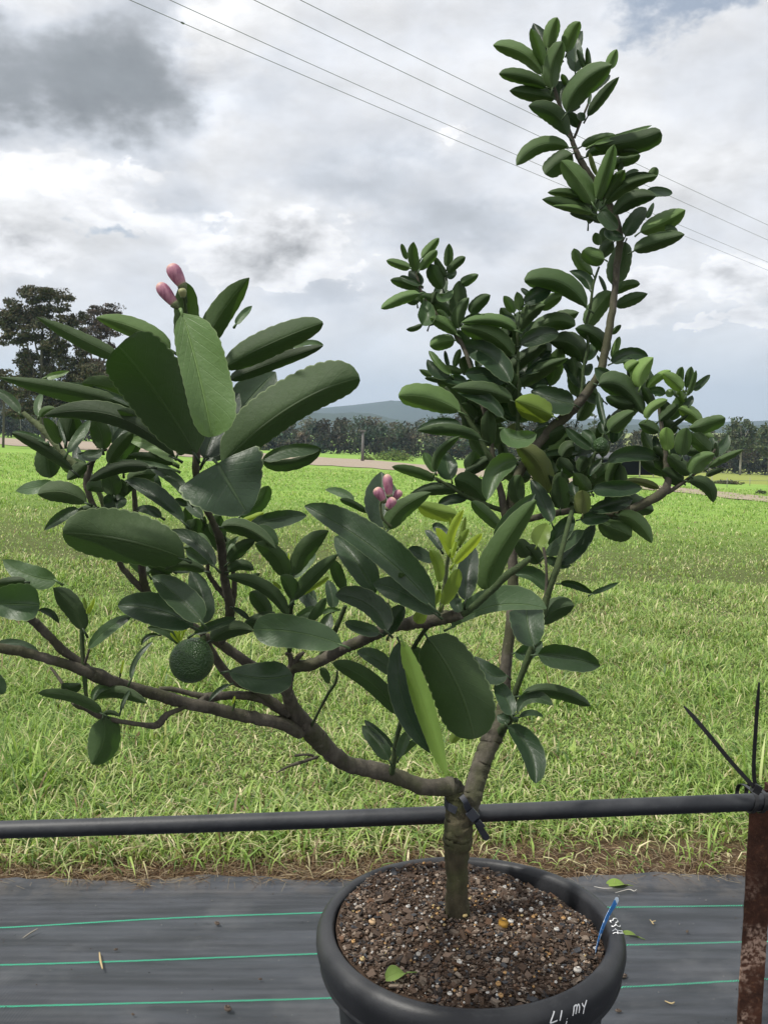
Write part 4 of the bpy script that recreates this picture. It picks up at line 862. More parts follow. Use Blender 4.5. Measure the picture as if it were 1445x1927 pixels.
# ---- leaves
LEAVES = """
@A 900 20 1.40
470 260 500 140 535 45 52 48 Up 0
600 285 625 180 690 75 58 48 Up 1
500 530 505 370 570 210 66 62 Un -3
440 380 405 250 355 120 45 45 Up -1
440 440 300 290 100 235 62 58 Up -1
470 520 310 450 140 430 55 52 Un -1
520 600 370 565 210 545 60 58 Ud 0
605 850 510 700 340 648 72 62 Ud -2
600 690 700 500 905 370 85 98 Un -4
740 720 830 590 955 450 36 40 Ud -1
890 400 905 340 940 262 36 36 Up 0
600 700 645 740 680 800 40 40 Td 1
560 620 550 550 570 480 50 50 Td 2
738 430 705 345 670 262 20 20 Un 1
752 430 746 345 738 250 20 20 Un 1
620 530 590 480 565 430 24 24 Un 2
722 745 700 720 690 690 30 30 Tg -1
745 640 755 600 765 560 12 12 Tg -1
690 660 640 650 600 700 40 40 Td 0
615 930 420 915 258 1052 58 60 Un -2
@B 960 220 1.40
420 250 315 320 235 390 80 72 Un 0
480 200 600 145 720 128 32 36 Un 1
560 195 800 170 1022 100 58 92 Ud -4 q=.64 S=1.15
560 185 750 125 960 58 18 20 Th -4.5
510 270 650 210 880 240 32 42 Ud -1
620 360 760 300 882 262 42 46 Un 0
560 590 470 440 345 298 78 78 Up -4
580 560 640 400 705 188 58 58 Up -3
590 400 560 330 538 245 18 18 Ub -2
640 560 710 450 778 360 42 42 Un -2
730 370 750 320 748 280 26 26 Un 0
730 470 850 420 982 400 42 38 Td -2
640 600 780 470 1000 400 42 48 Un -1
700 665 830 560 990 540 58 58 Ud -3
920 515 1010 500 1100 520 28 44 Tn -4
780 400 820 375 872 365 18 18 Tn 1
930 440 965 390 990 342 32 34 Un 1
552 640 400 605 215 560 42 58 Ud -1
560 655 420 615 285 605 32 22 Up -2
520 570 400 520 252 515 40 34 Un -1
570 700 490 680 403 655 20 20 Ud 1
610 640 660 700 725 762 56 52 Tn -5
780 812 840 710 922 618 58 56 Tg -1
925 690 945 640 972 583 14 22 Tp -1
880 782 1050 710 1188 632 66 66 Up -2
1050 770 1090 770 1132 800 36 36 Un -3
838 908 1000 850 1182 798 62 52 Ud -3
650 760 690 800 770 820 40 40 Td -1
@D 960 430 1.42
780 90 745 240 695 385 72 82 Ud 4
700 90 655 130 610 205 45 45 Ud 1
650 -10 640 60 640 150 42 42 Ud 2
560 312 480 240 432 135 46 44 Up 1
640 210 560 190 490 150 62 62 Up -3 c=.8
600 115 590 70 575 28 34 28 Un 0
520 540 345 372 95 355 78 84 Un -3 q=.6
540 420 500 340 400 290 34 46 Tg 0
520 668 590 540 690 430 66 64 Un 0
700 440 790 390 880 378 42 34 Un 1
715 530 810 485 932 443 42 44 Ud 1
650 860 590 740 440 680 64 62 Ud 0
690 720 715 690 752 655 18 20 Un 0
690 915 800 860 935 868 54 44 Td -3
690 880 715 810 742 735 26 26 Up 0
520 900 560 830 590 780 44 34 Tp 0
505 1000 525 960 555 920 30 32 Tg 0
612 912 600 890 588 860 10 10 Tn 0
645 430 630 380 600 320 14 16 Tn 0
100 512 180 450 278 410 52 54 Td -3
200 552 260 500 350 458 50 46 Up -1
60 690 130 580 235 520 52 50 Un -2
120 722 290 630 440 660 60 68 Un 0
72 792 190 735 330 715 62 56 Td -4
60 780 100 705 190 630 34 34 Tg -1
490 910 420 790 265 770 76 78 Ud 1
470 1080 430 970 345 885 50 50 Td 1
100 985 230 920 355 890 34 36 Td -3
60 1072 180 970 392 880 40 60 Un -2
-10 990 80 880 250 792 46 58 Ud -1
120 960 190 890 282 835 34 34 Td 1
@C 700 430 1.40
310 290 280 190 283 90 40 38 Un -2
260 270 180 240 97 218 36 32 Up -1
320 285 380 215 442 148 34 34 Up -3
335 200 400 130 455 63 36 32 Up -1
237 212 218 160 200 103 20 20 Un 0
510 262 520 190 523 102 32 32 Un 0
515 305 570 240 634 193 32 32 Un -1
500 330 460 270 430 195 30 30 Ud 0
480 410 430 320 400 240 56 56 Ud 0
320 440 190 480 62 545 40 40 Up -3 c=.8
310 405 230 370 125 350 42 32 Ud 0
335 390 300 340 250 290 44 44 Td 0
330 385 250 350 190 325 24 22 Tg -2
315 498 275 490 240 510 36 36 Un 0
600 380 650 350 722 312 34 36 Un -1
508 335 540 310 570 282 30 30 Tg 0
560 600 590 480 590 355 60 54 Ud 0
440 440 490 470 552 415 28 32 Tp -2
400 512 420 470 440 428 34 34 Ud 0
590 680 590 580 658 470 46 42 Un -2
670 580 720 510 804 452 48 50 Ud 0
580 722 490 650 392 608 44 44 Up -2
515 632 480 590 438 555 24 26 Up 0
562 760 480 770 393 800 56 52 Up -1
350 490 370 580 340 658 58 56 Tp -1
342 648 290 680 232 685 20 20 Ud 0
978 692 830 625 605 640 40 48 Up -3
962 868 800 720 600 680 76 74 Un -2
942 1050 800 870 604 800 82 88 Tg -5
600 690 610 740 660 790 56 50 Ud 1
745 590 670 605 602 650 24 22 Td -4
970 640 930 610 880 593 26 22 Td -1
965 575 930 510 893 458 34 36 Up 0
1000 560 1000 500 983 430 34 32 Un -1
1060 450 1040 430 1010 408 20 20 Td 0
1130 520 1060 560 990 680 50 40 Un -1
990 790 980 755 970 720 30 30 Ud 1
538 992 450 930 385 832 14 40 Th -3
535 1005 440 970 375 890 42 38 Td -2
520 942 505 890 495 830 15 16 Td 0
560 945 575 880 600 818 24 26 Un 0
410 1000 370 985 320 958 22 22 Un 0
462 1042 410 1025 358 1018 18 18 Ud 0
612 982 560 965 490 938 28 28 Un 0
660 1000 640 930 620 870 50 50 Ud 2
902 1045 765 1000 632 985 56 54 Td -3
645 1052 570 1025 500 1045 36 34 Tn -2
@E 700 650 1.37
600 450 400 362 180 345 84 96 Up -6 q=.58 v=1
955 375 780 310 540 290 60 60 Un -2
890 490 760 360 578 320 48 44 Tg -3
745 640 560 575 308 580 46 40 Ud -2
600 545 480 520 308 572 34 30 Tg -1
800 690 790 560 790 435 52 52 Ud 0
1372 400 1240 370 1080 310 92 88 Td 0
1232 480 1120 430 972 375 94 86 Uk -2
890 560 970 640 1115 600 66 62 Tp -6
1312 560 1190 615 1068 692 76 70 Ud 0
1200 700 1270 660 1342 608 44 44 Th 2
1170 740 1280 722 1400 730 20 26 Tg 0
978 680 1125 800 1195 1005 76 82 Ub -5
985 785 850 860 780 1050 62 82 Tp -5
432 912 290 858 135 825 38 36 Un -1
540 912 510 830 500 738 70 70 Tg -1
432 860 450 730 600 615 26 44 Un -2
430 862 390 800 352 728 30 36 Tp 0
582 990 440 975 256 1012 42 46 Ud -1
650 1042 550 1045 448 1078 36 36 Td -1
770 1062 680 960 558 908 88 84 Ud 0
640 852 680 790 690 715 52 52 Un 1
810 770 720 820 625 882 42 42 Ud 0
700 500 640 440 600 400 60 60 Ud 2
760 470 720 420 640 380 70 60 Ud 3
1000 480 980 400 990 300 60 60 Ud 3
900 700 860 620 870 520 60 50 Un 3
1020 560 960 600 900 650 70 60 Ub 2
1100 760 1060 700 980 660 60 60 Ud 3
920 350 960 300 960 180 50 50 Ud 2
@F 1040 650 1.32
310 268 480 290 622 475 88 78 Ud -1
562 400 460 390 358 352 48 46 Ud 0
592 285 600 190 682 82 72 48 Uh -1
500 172 530 140 582 108 42 36 Uh 0
640 290 720 215 802 172 28 28 Uh 0
882 300 820 245 745 192 48 52 Uh -3
868 252 862 200 880 145 30 30 Un 0
905 292 920 220 940 143 26 32 Un 0
950 302 1000 262 1067 200 26 26 Tn 0
880 420 920 390 946 340 26 26 Tg 0
905 345 945 270 972 168 20 20 Un -1
640 500 670 430 778 370 38 28 Uh -3
680 422 650 350 610 285 36 36 Ud 0
720 512 780 460 852 400 40 36 Ud -1
1005 535 940 470 850 430 56 52 Uh 0
920 565 1040 540 1170 493 52 58 Un -4 q=.6 v=1
722 592 650 550 580 535 46 42 Un -1
380 582 450 515 550 448 56 60 Un -2
790 716 775 640 770 556 52 50 Uh -3
878 752 890 660 910 560 64 48 Un -4
1072 722 1000 660 942 598 58 60 Un -3
940 875 990 795 1098 738 58 60 Up -4
1050 832 1150 775 1292 708 26 26 Un 0
1040 888 1090 862 1162 840 22 22 Ud 0
932 882 860 810 778 752 52 48 Un -2
882 932 820 890 738 850 56 52 Ud -1
915 925 1040 950 1088 1068 50 48 Ud -2
372 792 540 740 714 768 58 46 Tn -2
722 972 610 930 498 918 30 28 Ub 0
270 985 430 970 606 972 52 58 Tn -2
350 542 322 430 306 316 26 26 Tn 0
352 602 330 560 325 515 26 26 Tn 1
262 702 170 640 88 562 34 36 Tn 0
272 662 240 620 200 580 40 40 Tg 1
360 582 375 530 385 468 24 24 Tn 1
722 762 705 690 690 612 28 28 Td 0
782 775 730 730 680 690 30 30 Ud 0
1090 700 1085 660 1080 622 34 34 Tg 0
1090 645 1050 620 1008 608 32 32 Uh 1
1112 762 1110 710 1102 658 18 18 Ud 0
802 872 740 800 678 778 52 50 Ud 1
762 332 710 310 662 312 34 34 Tp 0
802 352 790 320 780 298 30 30 Th 0
850 350 830 310 830 280 24 24 Tn 0
850 560 780 540 740 470 50 44 Ud 1
800 560 850 520 920 470 16 16 Ud 0
800 480 760 420 720 400 40 40 Ud 1
900 380 870 340 860 300 34 30 Uh 0
240 1000 200 940 140 868 56 52 Un 0
152 1022 135 970 135 920 38 36 Td -1
200 1150 200 1060 200 985 60 58 Ub -3
60 860 50 980 52 1100 60 60 Ud 0
230 760 200 800 180 860 40 40 Ud 0
330 770 280 830 240 880 26 26 Tn 0
140 860 80 820 40 760 50 50 Ud 1
60 760 100 700 150 690 50 50 Ud 2
@G 860 850 1.30
640 480 590 360 498 188 46 60 Tn 0
700 392 705 280 690 165 72 62 Ud 1
900 400 1050 360 1192 325 52 52 Td 0
832 460 930 450 1042 450 40 46 Tg 0
955 480 1080 530 1185 575 96 78 Un 1
1090 430 1220 480 1322 622 56 56 Up 0 c=.6
540 640 570 570 612 490 62 56 Tk -4
600 702 710 620 860 533 44 62 Tn -2
640 660 700 560 790 440 62 62 Tg 0
690 765 800 650 935 490 40 70 Td -1
602 722 680 755 772 775 32 34 Tn -1
600 945 510 850 395 835 34 74 Tg 0
698 897 800 905 930 970 24 30 Td 0
912 966 1000 935 1097 890 22 14 Tn 0
305 535 200 430 95 338 46 48 Un -16
228 940 272 720 535 330 108 76 Un -26 q=.5
255 600 370 460 530 285 56 44 Tn -25
480 720 450 660 400 610 60 60 Ud 2
560 760 520 700 470 640 60 60 Ud 3
440 350 400 260 430 160 60 60 Ud 2
@H 0 480 .86
800 690 560 575 248 418 58 52 Un -2 q=.38
1160 640 950 510 656 425 66 70 Up -4 q=.45
@X 0 0 .80
368 855 290 735 222 652 56 74 Ud -4 q=.6 S=1.05
343 590 374 705 399 822 62 34 Th -9 q=.56 S=1.2
@I 300 500 .84
300 570 415 340 612 82 100 82 Un -2 q=.45
520 400 565 335 632 273 26 30 Tp 3
200 570 190 330 180 112 98 90 Un 2
430 700 760 530 1112 388 108 88 Un 0 q=.53 S=1.35
475 775 740 672 1112 545 54 50 Ud 2
900 560 1020 520 1117 542 18 20 Tp 1
@X 0 0 .84
385 868 450 775 519 700 40 50 Tg 3
418 875 545 768 677 712 58 32 Un -3 q=.55 S=1.3
385 862 410 800 450 740 30 34 Td 2
@J 0 680 .86
962 332 560 215 -2 108 80 48 Un -1 q=.42
945 325 720 220 450 145 18 28 Tg -2
1195 655 790 375 300 372 62 78 Ud -4 q=.5
1240 560 1050 430 800 330 74 64 Ud -2
985 312 800 195 562 150 62 72 Un 2
315 108 380 88 473 66 18 28 Th 6
266 372 258 300 290 218 28 26 Tp 5
278 380 310 335 378 320 28 32 Un 4
137 352 80 260 -40 190 40 28 Tn 4
455 545 480 450 500 370 92 76 Ud 3
460 622 530 510 615 398 30 44 Tp 0
410 562 360 480 300 385 36 52 Un 4
445 562 420 480 401 402 14 16 Tn 2
700 600 690 490 640 390 72 66 Un 3
772 525 760 440 690 395 50 42 Td 4
772 575 820 490 890 438 36 42 Tn 3
738 695 800 580 912 478 44 62 Un 1
1182 682 1040 572 878 540 46 52 Th 1
1182 702 1030 655 873 640 32 34 Ud 2
1020 718 810 722 612 812 48 42 Ud 0
1182 732 1000 692 800 672 16 16 Tp 0
1286 948 1180 800 1018 718 40 48 Tg 0
@K 300 720 .80
395 548 490 715 602 892 285 300 Tg -6 q=.2 S=1.0 f=.05
700 525 880 450 1098 450 30 66 Tn 3
700 525 900 540 1098 450 26 62 Ud 4
@J 0 680 .88
502 745 300 590 83 488 46 36 Ud -1
310 552 200 502 86 482 12 20 Tp -2
330 565 330 670 348 792 78 92 Ud 3
590 700 540 745 458 805 34 56 Un 0
372 832 250 855 110 882 44 46 Tp 0
592 962 430 890 258 905 72 78 Un -2
782 918 760 830 740 740 66 64 Ud 2
790 1008 785 955 790 900 84 82 Td 2
870 815 960 768 1062 770 58 44 Un 3
1250 1092 1080 940 858 808 30 78 Td -1
1100 1062 1020 1012 928 1008 32 34 Td 2
1272 982 1230 955 1188 938 24 26 Td 3
860 900 840 860 830 800 30 30 Ud 3
600 880 650 850 720 880 50 40 Ud 3
560 620 620 640 700 610 40 40 Tg 3
@L 0 920 .90
535 135 420 190 302 282 36 38 Tg 0
655 130 570 148 497 212 30 32 Ud 1
1255 475 850 352 428 302 145 200 Un -4 q=.52 v=1 S=1.15
1400 560 1260 515 1116 552 44 32 Un -1
890 868 740 950 605 1085 40 42 Tp 3
890 878 840 895 793 914 16 20 Td 2
575 962 490 800 365 672 72 78 Ud 3
268 822 350 840 406 916 18 30 Td 4
388 622 200 585 20 480 78 78 Tp 2
178 632 80 628 -40 655 42 34 Ud -1
-80 780 100 785 272 795 150 112 Tp -2 q=.6
600 850 622 800 645 738 14 16 Uy 2
592 830 578 780 572 735 12 14 Uk 2
595 850 600 820 618 790 10 10 Uy 2
1312 932 1070 825 803 792 104 112 Tg -1
1374 902 1230 750 1034 594 88 112 Tg -4
1180 560 1100 520 1000 500 60 60 Ud 4
1180 700 1100 600 1020 560 50 60 Ud 5
@M 300 920 .96
376 526 250 370 42 294 38 62 Tn -3
342 505 262 452 182 418 48 54 Tp 0
352 432 312 355 258 304 22 28 Tp 0
290 918 290 740 212 552 90 82 Tg -1
1242 1058 930 975 640 958 118 118 Tp -6 q=.56 v=1
420 258 600 270 792 405 56 62 Ud -2
635 275 740 300 797 408 40 30 Tp -1
620 268 780 215 1002 180 62 58 Tn 1
560 218 630 200 708 160 26 28 Uy 2
862 602 790 450 650 375 72 62 Ud 0
910 592 1000 400 1152 285 62 68 Ud 0
900 602 980 520 1058 432 34 42 Tp 2
890 602 870 510 848 430 22 26 Tp 2
880 520 878 480 880 435 8 8 Uy 1
890 530 896 480 900 440 7 7 Uk 1
908 758 1020 625 1214 445 56 42 Ud -2
905 758 880 670 825 590 34 66 Ud -2
960 718 1060 650 1152 596 20 28 Uk 2
830 680 800 655 768 628 16 14 Uk 2
470 562 550 520 642 552 44 34 Ud 1
872 872 720 680 458 600 38 56 Ud -2
742 865 700 780 618 700 62 52 Ud 2
468 502 540 410 652 350 42 44 Ud 0
460 452 480 380 542 322 16 26 Tp 2
802 860 690 890 572 935 48 48 Ud 1
232 988 380 925 522 880 36 32 Tn -3
352 1032 480 960 642 966 66 52 Ud 0
498 808 560 840 612 888 18 22 Td 1
922 888 1000 840 1062 800 30 32 Tp 2
1008 908 1070 840 1132 740 36 32 Ud 1
1100 850 1160 820 1234 826 15 20 Tp 2
570 600 640 590 684 574 14 16 Un 2
450 330 400 250 420 180 60 50 Ud 3
200 320 240 250 250 200 60 50 Ud 4
140 970 150 950 130 930 8 8 Uy 0
150 980 160 950 165 930 8 8 Uy 0
150 990 175 965 190 955 8 8 Uy 0
135 990 110 970 95 955 8 8 Uy 0
@N 0 1160 .96
-40 212 100 178 262 232 28 30 Tg 4
-80 380 -20 440 25 530 50 50 Tg 2
697 657 500 550 262 522 40 42 Ud 0
700 690 712 840 626 1006 108 112 Un 2 q=.4
428 452 480 482 552 458 30 48 Ud 1
632 572 680 485 812 472 26 34 Tp 3
640 562 800 515 1002 592 46 42 Ud 4
892 430 925 290 1042 168 16 24 Tn 1
820 650 845 570 885 500 12 16 Tn 1
1222 197 1130 105 1003 78 30 32 Tn 0
1082 125 1010 138 962 196 14 18 Td 1
700 668 760 655 818 682 20 16 Ud 1
825 390 832 340 842 296 8 8 Uy 2
820 640 835 600 860 590 6 6 Uk 2
1220 170 1200 120 1180 85 9 9 Uy 0
1225 170 1220 120 1222 78 9 9 Uy 0
1230 170 1245 120 1255 80 9 9 Uy 0
1220 180 1180 140 1160 110 9 9 Uy 0
@O 300 1160 .98
468 370 690 420 902 395 112 106 Tg -4 v=1 q=.6
482 463 400 510 338 582 12 20 Tn 2
495 600 505 570 515 540 8 8 Uy 2
@Q 560 880 .94
930 955 530 560 48 262 72 145 Tn -4 v=1 q=.5
590 410 572 250 568 28 112 112 Tg 4 v=1
610 425 700 285 907 168 62 72 Un 2
382 232 300 180 188 150 22 36 Tp 5
482 308 380 245 288 215 30 22 Ud 4
1087 322 950 290 815 255 70 48 Uk 6
525 860 400 640 253 470 82 108 Tn 2 v=1
322 835 270 730 242 625 40 50 Ud 4
938 992 720 850 512 790 82 84 Tn -3
605 1110 480 935 258 868 60 100 Td -1
620 1140 660 1030 725 945 62 52 Td 0
905 920 790 830 685 715 42 50 Un 0
918 640 830 590 752 550 36 48 Td 5
975 562 920 480 865 428 22 30 Tn 3
1022 475 970 420 915 390 38 38 Td 5
1050 620 1010 520 940 410 28 38 Uy -3
1040 560 1050 430 1125 288 30 32 Uy -4
1060 655 1140 560 1252 448 30 38 Uy -5
960 785 955 660 898 560 38 42 Uk -2
1090 540 1120 480 1162 415 26 22 Uk -1
1060 450 1045 400 1035 335 15 15 Uk -1
1105 510 1120 430 1142 330 18 18 Uk -1
1050 600 1060 560 1075 500 16 16 Uy -5
980 935 1050 800 1092 688 44 50 Uk -1
920 940 940 880 965 830 30 30 Uk 0
1140 905 1150 720 1200 535 72 76 Td 3
870 955 835 1010 812 1060 44 44 Uk 2
590 1110 605 1000 590 915 36 40 Td 1
1100 985 1070 900 1090 860 44 44 Tg 2
@S 860 1050 .99
-40 470 260 325 606 345 128 40 Tp -1 q=.5
520 600 485 470 470 345 125 120 Tg 3 q=.75 S=.9
@R 560 1160 .97
885 145 1085 470 1200 832 205 192 Ud 0 q=.5 S=1.1 v=1
712 160 850 560 1008 1078 58 72 Ul -3 S=1.5 v=1
690 170 715 560 905 932 52 80 Td 0
642 395 530 290 402 242 46 64 Tn 2
695 670 480 440 238 318 58 74 Ud 3
150 358 190 390 210 458 26 34 Un 4
622 978 540 860 438 742 56 60 Tn 6
652 892 560 800 453 705 34 26 Td 7
688 962 720 860 764 780 40 34 Tn 6
700 952 760 880 822 838 24 24 Un 7
560 115 440 80 320 40 46 46 Tg 1
862 322 820 260 770 220 42 42 Un 4
1100 790 1070 820 1045 864 34 36 Uk 12
@S 860 1050 1.24
548 655 760 680 970 735 86 92 Tn 0
395 640 470 640 577 568 52 54 Tg 4
340 800 220 790 118 668 60 70 Td 2
372 1072 330 950 262 842 66 56 Tn 0
440 935 650 900 905 1005 46 58 Ud 1
408 1056 500 950 652 1002 50 36 Tn 0
570 455 660 360 795 322 84 66 Ud 2
@T 800 1300 1.27
640 178 720 150 802 178 22 18 Tn 0
575 188 530 190 488 165 36 44 Tn 0
560 240 705 400 748 628 88 62 Tn -1

"""
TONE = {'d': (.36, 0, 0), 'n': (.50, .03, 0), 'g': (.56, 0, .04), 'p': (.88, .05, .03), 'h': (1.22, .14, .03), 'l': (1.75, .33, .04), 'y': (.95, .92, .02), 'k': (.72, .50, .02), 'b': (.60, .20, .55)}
def leaf_geo(bx, by, mx, my, tx, ty, wl, wr, side, tone, d, o):
    q = o.get('q', random.uniform(.43, .52)); SS = o.get('S', random.uniform(1.25, 1.8)); a_ = SS*q; b_ = SS*(1-q); pk = (q**a_)*((1-q)**b_)
    L = math.hypot(tx-bx, ty-by); NL = min(64, int(3*max(6, L/19))) if L > 60 else (22 if L > 30 else 12); NS = 8 if L > 40 else 6
    cx, cy = 2*mx-.5*(bx+tx), 2*my-.5*(by+ty)
    sg = 1 if side == 'T' else -1; K = random.uniform(.25, .65)*sg
    fold = o.get('f', random.uniform(.2, .8)); curl = o.get('c', (.45 if tone in 'ph' and side == 'U' else 0)+random.uniform(.1, .7)*(side == 'U')+(.35 if d > 1.29 else 0))
    nsc = NL//3 if L > 60 else 6; ph = random.uniform(0, 6); und = random.uniform(.08, .26)*random.choice((-1, 1)); bend = random.uniform(-.15, .38)
    px2 = d/F; V = []; UV = []; serr = .058*min(1, L/60); rip = random.uniform(.02, .09); tipc = random.uniform(-.1, .55); asy = random.uniform(.6, 1.5)
    for i in range(NL+1):
        t = i/NL; tt = .004+.992*t
        x = (1-t)**2*bx+2*t*(1-t)*cx+t*t*tx; y = (1-t)**2*by+2*t*(1-t)*cy+t*t*ty
        ddx = 2*(1-t)*(cx-bx)+2*t*(tx-cx); ddy = 2*(1-t)*(cy-by)+2*t*(ty-cy); l = math.hypot(ddx, ddy) or 1
        nxx, nyy = ddy/l, -ddx/l
        prof = (tt**a_)*((1-tt)**b_)/pk*(1-.45*max(0, .06-t)/.06); prof = math.tanh(1.15*prof)/math.tanh(1.15)*(1+rip*math.sin(5.5*t+ph))
        for j in range(NS+1):
            s = -1+2*j/NS            # -1 left .. 1 right
            w_ = (wl if s < 0 else wr)*prof*(1+(serr*abs(math.sin(math.pi*nsc*t))-serr*.6)*(abs(s) > .99))
            X = x-nxx*w_*s*-1*(-1); Yv = y-nyy*w_*s*-1*(-1)
            # s<0 is the left side: normal (nxx,nyy) points left
            X = x+nxx*w_*(-s); Yv = y+nyy*w_*(-s)
            up = (by-Yv)
            dep = K*up + sg*(-fold)*(asy if s < 0 else 1)*abs(s)**1.2*w_ + (-sg)*curl*s*s*w_*1.2
            dep += und*w_*math.sin(3.1*t*2+ph)*s + bend*L*t*t*sg*1.0 + tipc*L*.35*max(0, t-.62)**2*sg*2.2
            dep += .13*w_*math.sin(8*t+ph*2+s*1.1)*s*s
            V.append(P(X, Yv, d+dep*px2)); UV.append((.5+s*.5, t))
    Fq = []
    for i in range(NL):
        for j in range(NS):
            k = i*(NS+1)+j; Fq.append((k, k+1, k+NS+2, k+NS+1))
    # petiole
    A = np.array([tuple(v) for v in V]); mid = (NL//2)*(NS+1)+NS//2
    e1 = A[mid+1]-A[mid-1]; e2 = A[mid+NS+1]-A[mid-NS-1]; nrm = np.cross(e1, e2); view = A[mid]-np.array(camo.location)
    faces_cam = np.dot(nrm, view) < 0       # normal of (k,k+1,..) ordering
    # winding (k,k+1,k+NS+2,k+NS+1): normal = e1 x e2
    want = (side == 'T')
    if faces_cam != want: Fq = [f[::-1] for f in Fq]
    return A, Fq, np.array(UV)
def add_petiole(A, Fq, UV, bx, by, tx, ty, d, L):
    if L < 35: return A, Fq, UV
    l = min(14, L*.12); ux, uy = (tx-bx)/L, (ty-by)/L
    p0 = P(bx+ux*L*.05, by+uy*L*.05, d); p1 = P(bx-ux*l, by-uy*l+l*.35, d+.002); p2 = P(bx-ux*l*.3, by-uy*l*.3+l*.15, d)
    mb = MB(); mb.tube([p0, p2, p1], [.0010, .0012, .0015], n=5); n0 = len(A)
    A = np.vstack([A, np.array([tuple(v) for v in mb.V])]); Fq = Fq+[tuple(i+n0 for i in f) for f in mb.F]
    UV = np.vstack([UV, np.tile([.5, .5], (len(mb.V), 1))]); return A, Fq, UV
recs = []; org = (0, 0); dd0 = 1; scl = 1
for ln in LEAVES.strip().splitlines():
    tk_ = ln.split()
    if not tk_: continue
    if tk_[0][0] == '@':
        org = (float(tk_[1]), float(tk_[2])); dd0 = float(tk_[3]); scl = 1 if tk_[0] == '@X' else 400/1445; continue
    v = [float(a) for a in tk_[:8]]; st = tk_[8]; off = float(tk_[9])/100
    o = {a.split('=')[0]: float(a.split('=')[1]) for a in tk_[10:]}
    c = [v[i]*scl+org[i % 2] for i in range(6)]
    recs.append((c, v[6]*scl, v[7]*scl, st[0], st[1], dd0+off, o))
fr = random.Random(5)
for (cx_, cy_, rx_, ry_, n_, dd_) in ((965,690,95,95,22,1.46),(900,800,70,70,10,1.44),(1050,880,110,60,20,1.43),(1120,790,70,60,6,1.45),(1130,940,70,50,8,1.38),(1215,760,70,60,8,1.37),(1290,850,60,50,6,1.36),
                                       (1140,390,55,50,7,1.44),(1060,160,45,70,6,1.43),(820,560,45,60,6,1.43),(240,905,90,60,10,.95),(330,830,60,50,4,.92),(420,1010,60,60,7,1.02),(330,1060,60,60,5,1.04),(640,1150,60,40,4,1.06)):
    for _ in range(n_):
        a1 = fr.uniform(0, 6.28); q1 = math.sqrt(fr.random()); bx_ = cx_+rx_*q1*math.cos(a1); by_ = cy_+ry_*q1*math.sin(a1)
        th_ = fr.uniform(-2.8, -.3) if fr.random() < .7 else fr.uniform(0, 6.28); L_ = fr.uniform(48, 82)
        tx_ = bx_+L_*math.cos(th_); ty_ = by_+L_*math.sin(th_); bw = fr.uniform(-.15, .15)*L_
        recs.append(([bx_, by_, (bx_+tx_)/2-math.sin(th_)*bw, (by_+ty_)/2+math.cos(th_)*bw, tx_, ty_], L_*fr.uniform(.15, .25), L_*fr.uniform(.15, .25), fr.choice('TUU'), fr.choice('ddng'), dd_+fr.uniform(-.02, .03), {}))
order = sorted(range(len(recs)), key=lambda i: -((recs[i][1]+recs[i][2])*math.hypot(recs[i][0][4]-recs[i][0][0], recs[i][0][5]-recs[i][0][1])))
big = set(order[:100]); fV = []; fF = []; fU = []; fC = []; nb = 0
for i, (c, wl, wr, side, tone, d, o) in enumerate(recs):
    L = math.hypot(c[4]-c[0], c[5]-c[1])
    A, Fq, UV = leaf_geo(*c, wl, wr, side, tone, d, o); A, Fq, UV = add_petiole(A, Fq, UV, c[0], c[1], c[4], c[5], d, L)
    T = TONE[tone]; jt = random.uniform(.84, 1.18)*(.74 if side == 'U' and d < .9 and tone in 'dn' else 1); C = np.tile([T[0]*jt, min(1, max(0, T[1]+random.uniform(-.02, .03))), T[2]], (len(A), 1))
    if i in big:
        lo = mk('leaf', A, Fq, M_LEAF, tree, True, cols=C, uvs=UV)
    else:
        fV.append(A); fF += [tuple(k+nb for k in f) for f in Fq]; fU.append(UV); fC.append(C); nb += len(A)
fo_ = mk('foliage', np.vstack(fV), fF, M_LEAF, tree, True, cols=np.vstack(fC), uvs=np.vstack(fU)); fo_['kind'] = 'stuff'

# ---- fruit
def fruit_material():
    m, t, b = material('green_citrus_peel'); g = t.n.new('ShaderNodeTexCoord').outputs['Object']
    n = t.noise(g, 60, 3, .5); v_ = t.vor(g, 620); v2 = t.vor(g, 300)
    t.l.new(t.mix(n, (.018,.050,.012), (.040,.085,.020)), b.inputs['Base Color']); b.inputs['Roughness'].default_value = .33
    t.l.new(t.bump(t.m('ADD', v_, t.m('MULTIPLY', v2, .8)), .8, .0016), b.inputs['Normal']); return m
M_FRUIT = fruit_material()
def fruit(x, y, rpx, d, stem, name='fruit', label=None):
    c = P(x, y, d); r = rpx/F*d; s_ = P(stem[0], stem[1], d+.004); ax = (s_-c).normalized()
    mb = MB(); prof = []
    for i in range(25):
        a = math.pi*i/24; rr = r*math.sin(a); z = -r*1.03*math.cos(a)
        if i > 19: rr *= 1+.0*i; z += r*.10*((i-19)/5)**1.5
        prof.append((max(rr, .00005), z))
    mb.lathe(prof, c, ax, n=36); o = mb.build(name, M_FRUIT, tree, cols=False)
    if label: o['label'] = label
    mb = MB(); top = c+ax*r*1.10; mb.lathe([(.0001, -.002), (r*.16, -.001), (r*.18, .0005), (r*.1, .0015), (r*.09, .004), (.0001, .004)], top, ax, n=10); mb.tube([top, (top+s_)/2+Vector((.001, 0, .001)), s_], [.0012, .0012, .0015], n=6)
    cl = mb.build('calyx', M_TWIG, o, cols=False)
fruit(361, 1243, 41, .94, (386, 1196), label='large bumpy green fruit hanging under the left branches')
fruit(1130, 838, 14.5, 1.30, (1134, 815), label='small dark green fruit in the right branches')
fruit(970, 1354, 5.5, 1.26, (962, 1350), 'fruitlet')

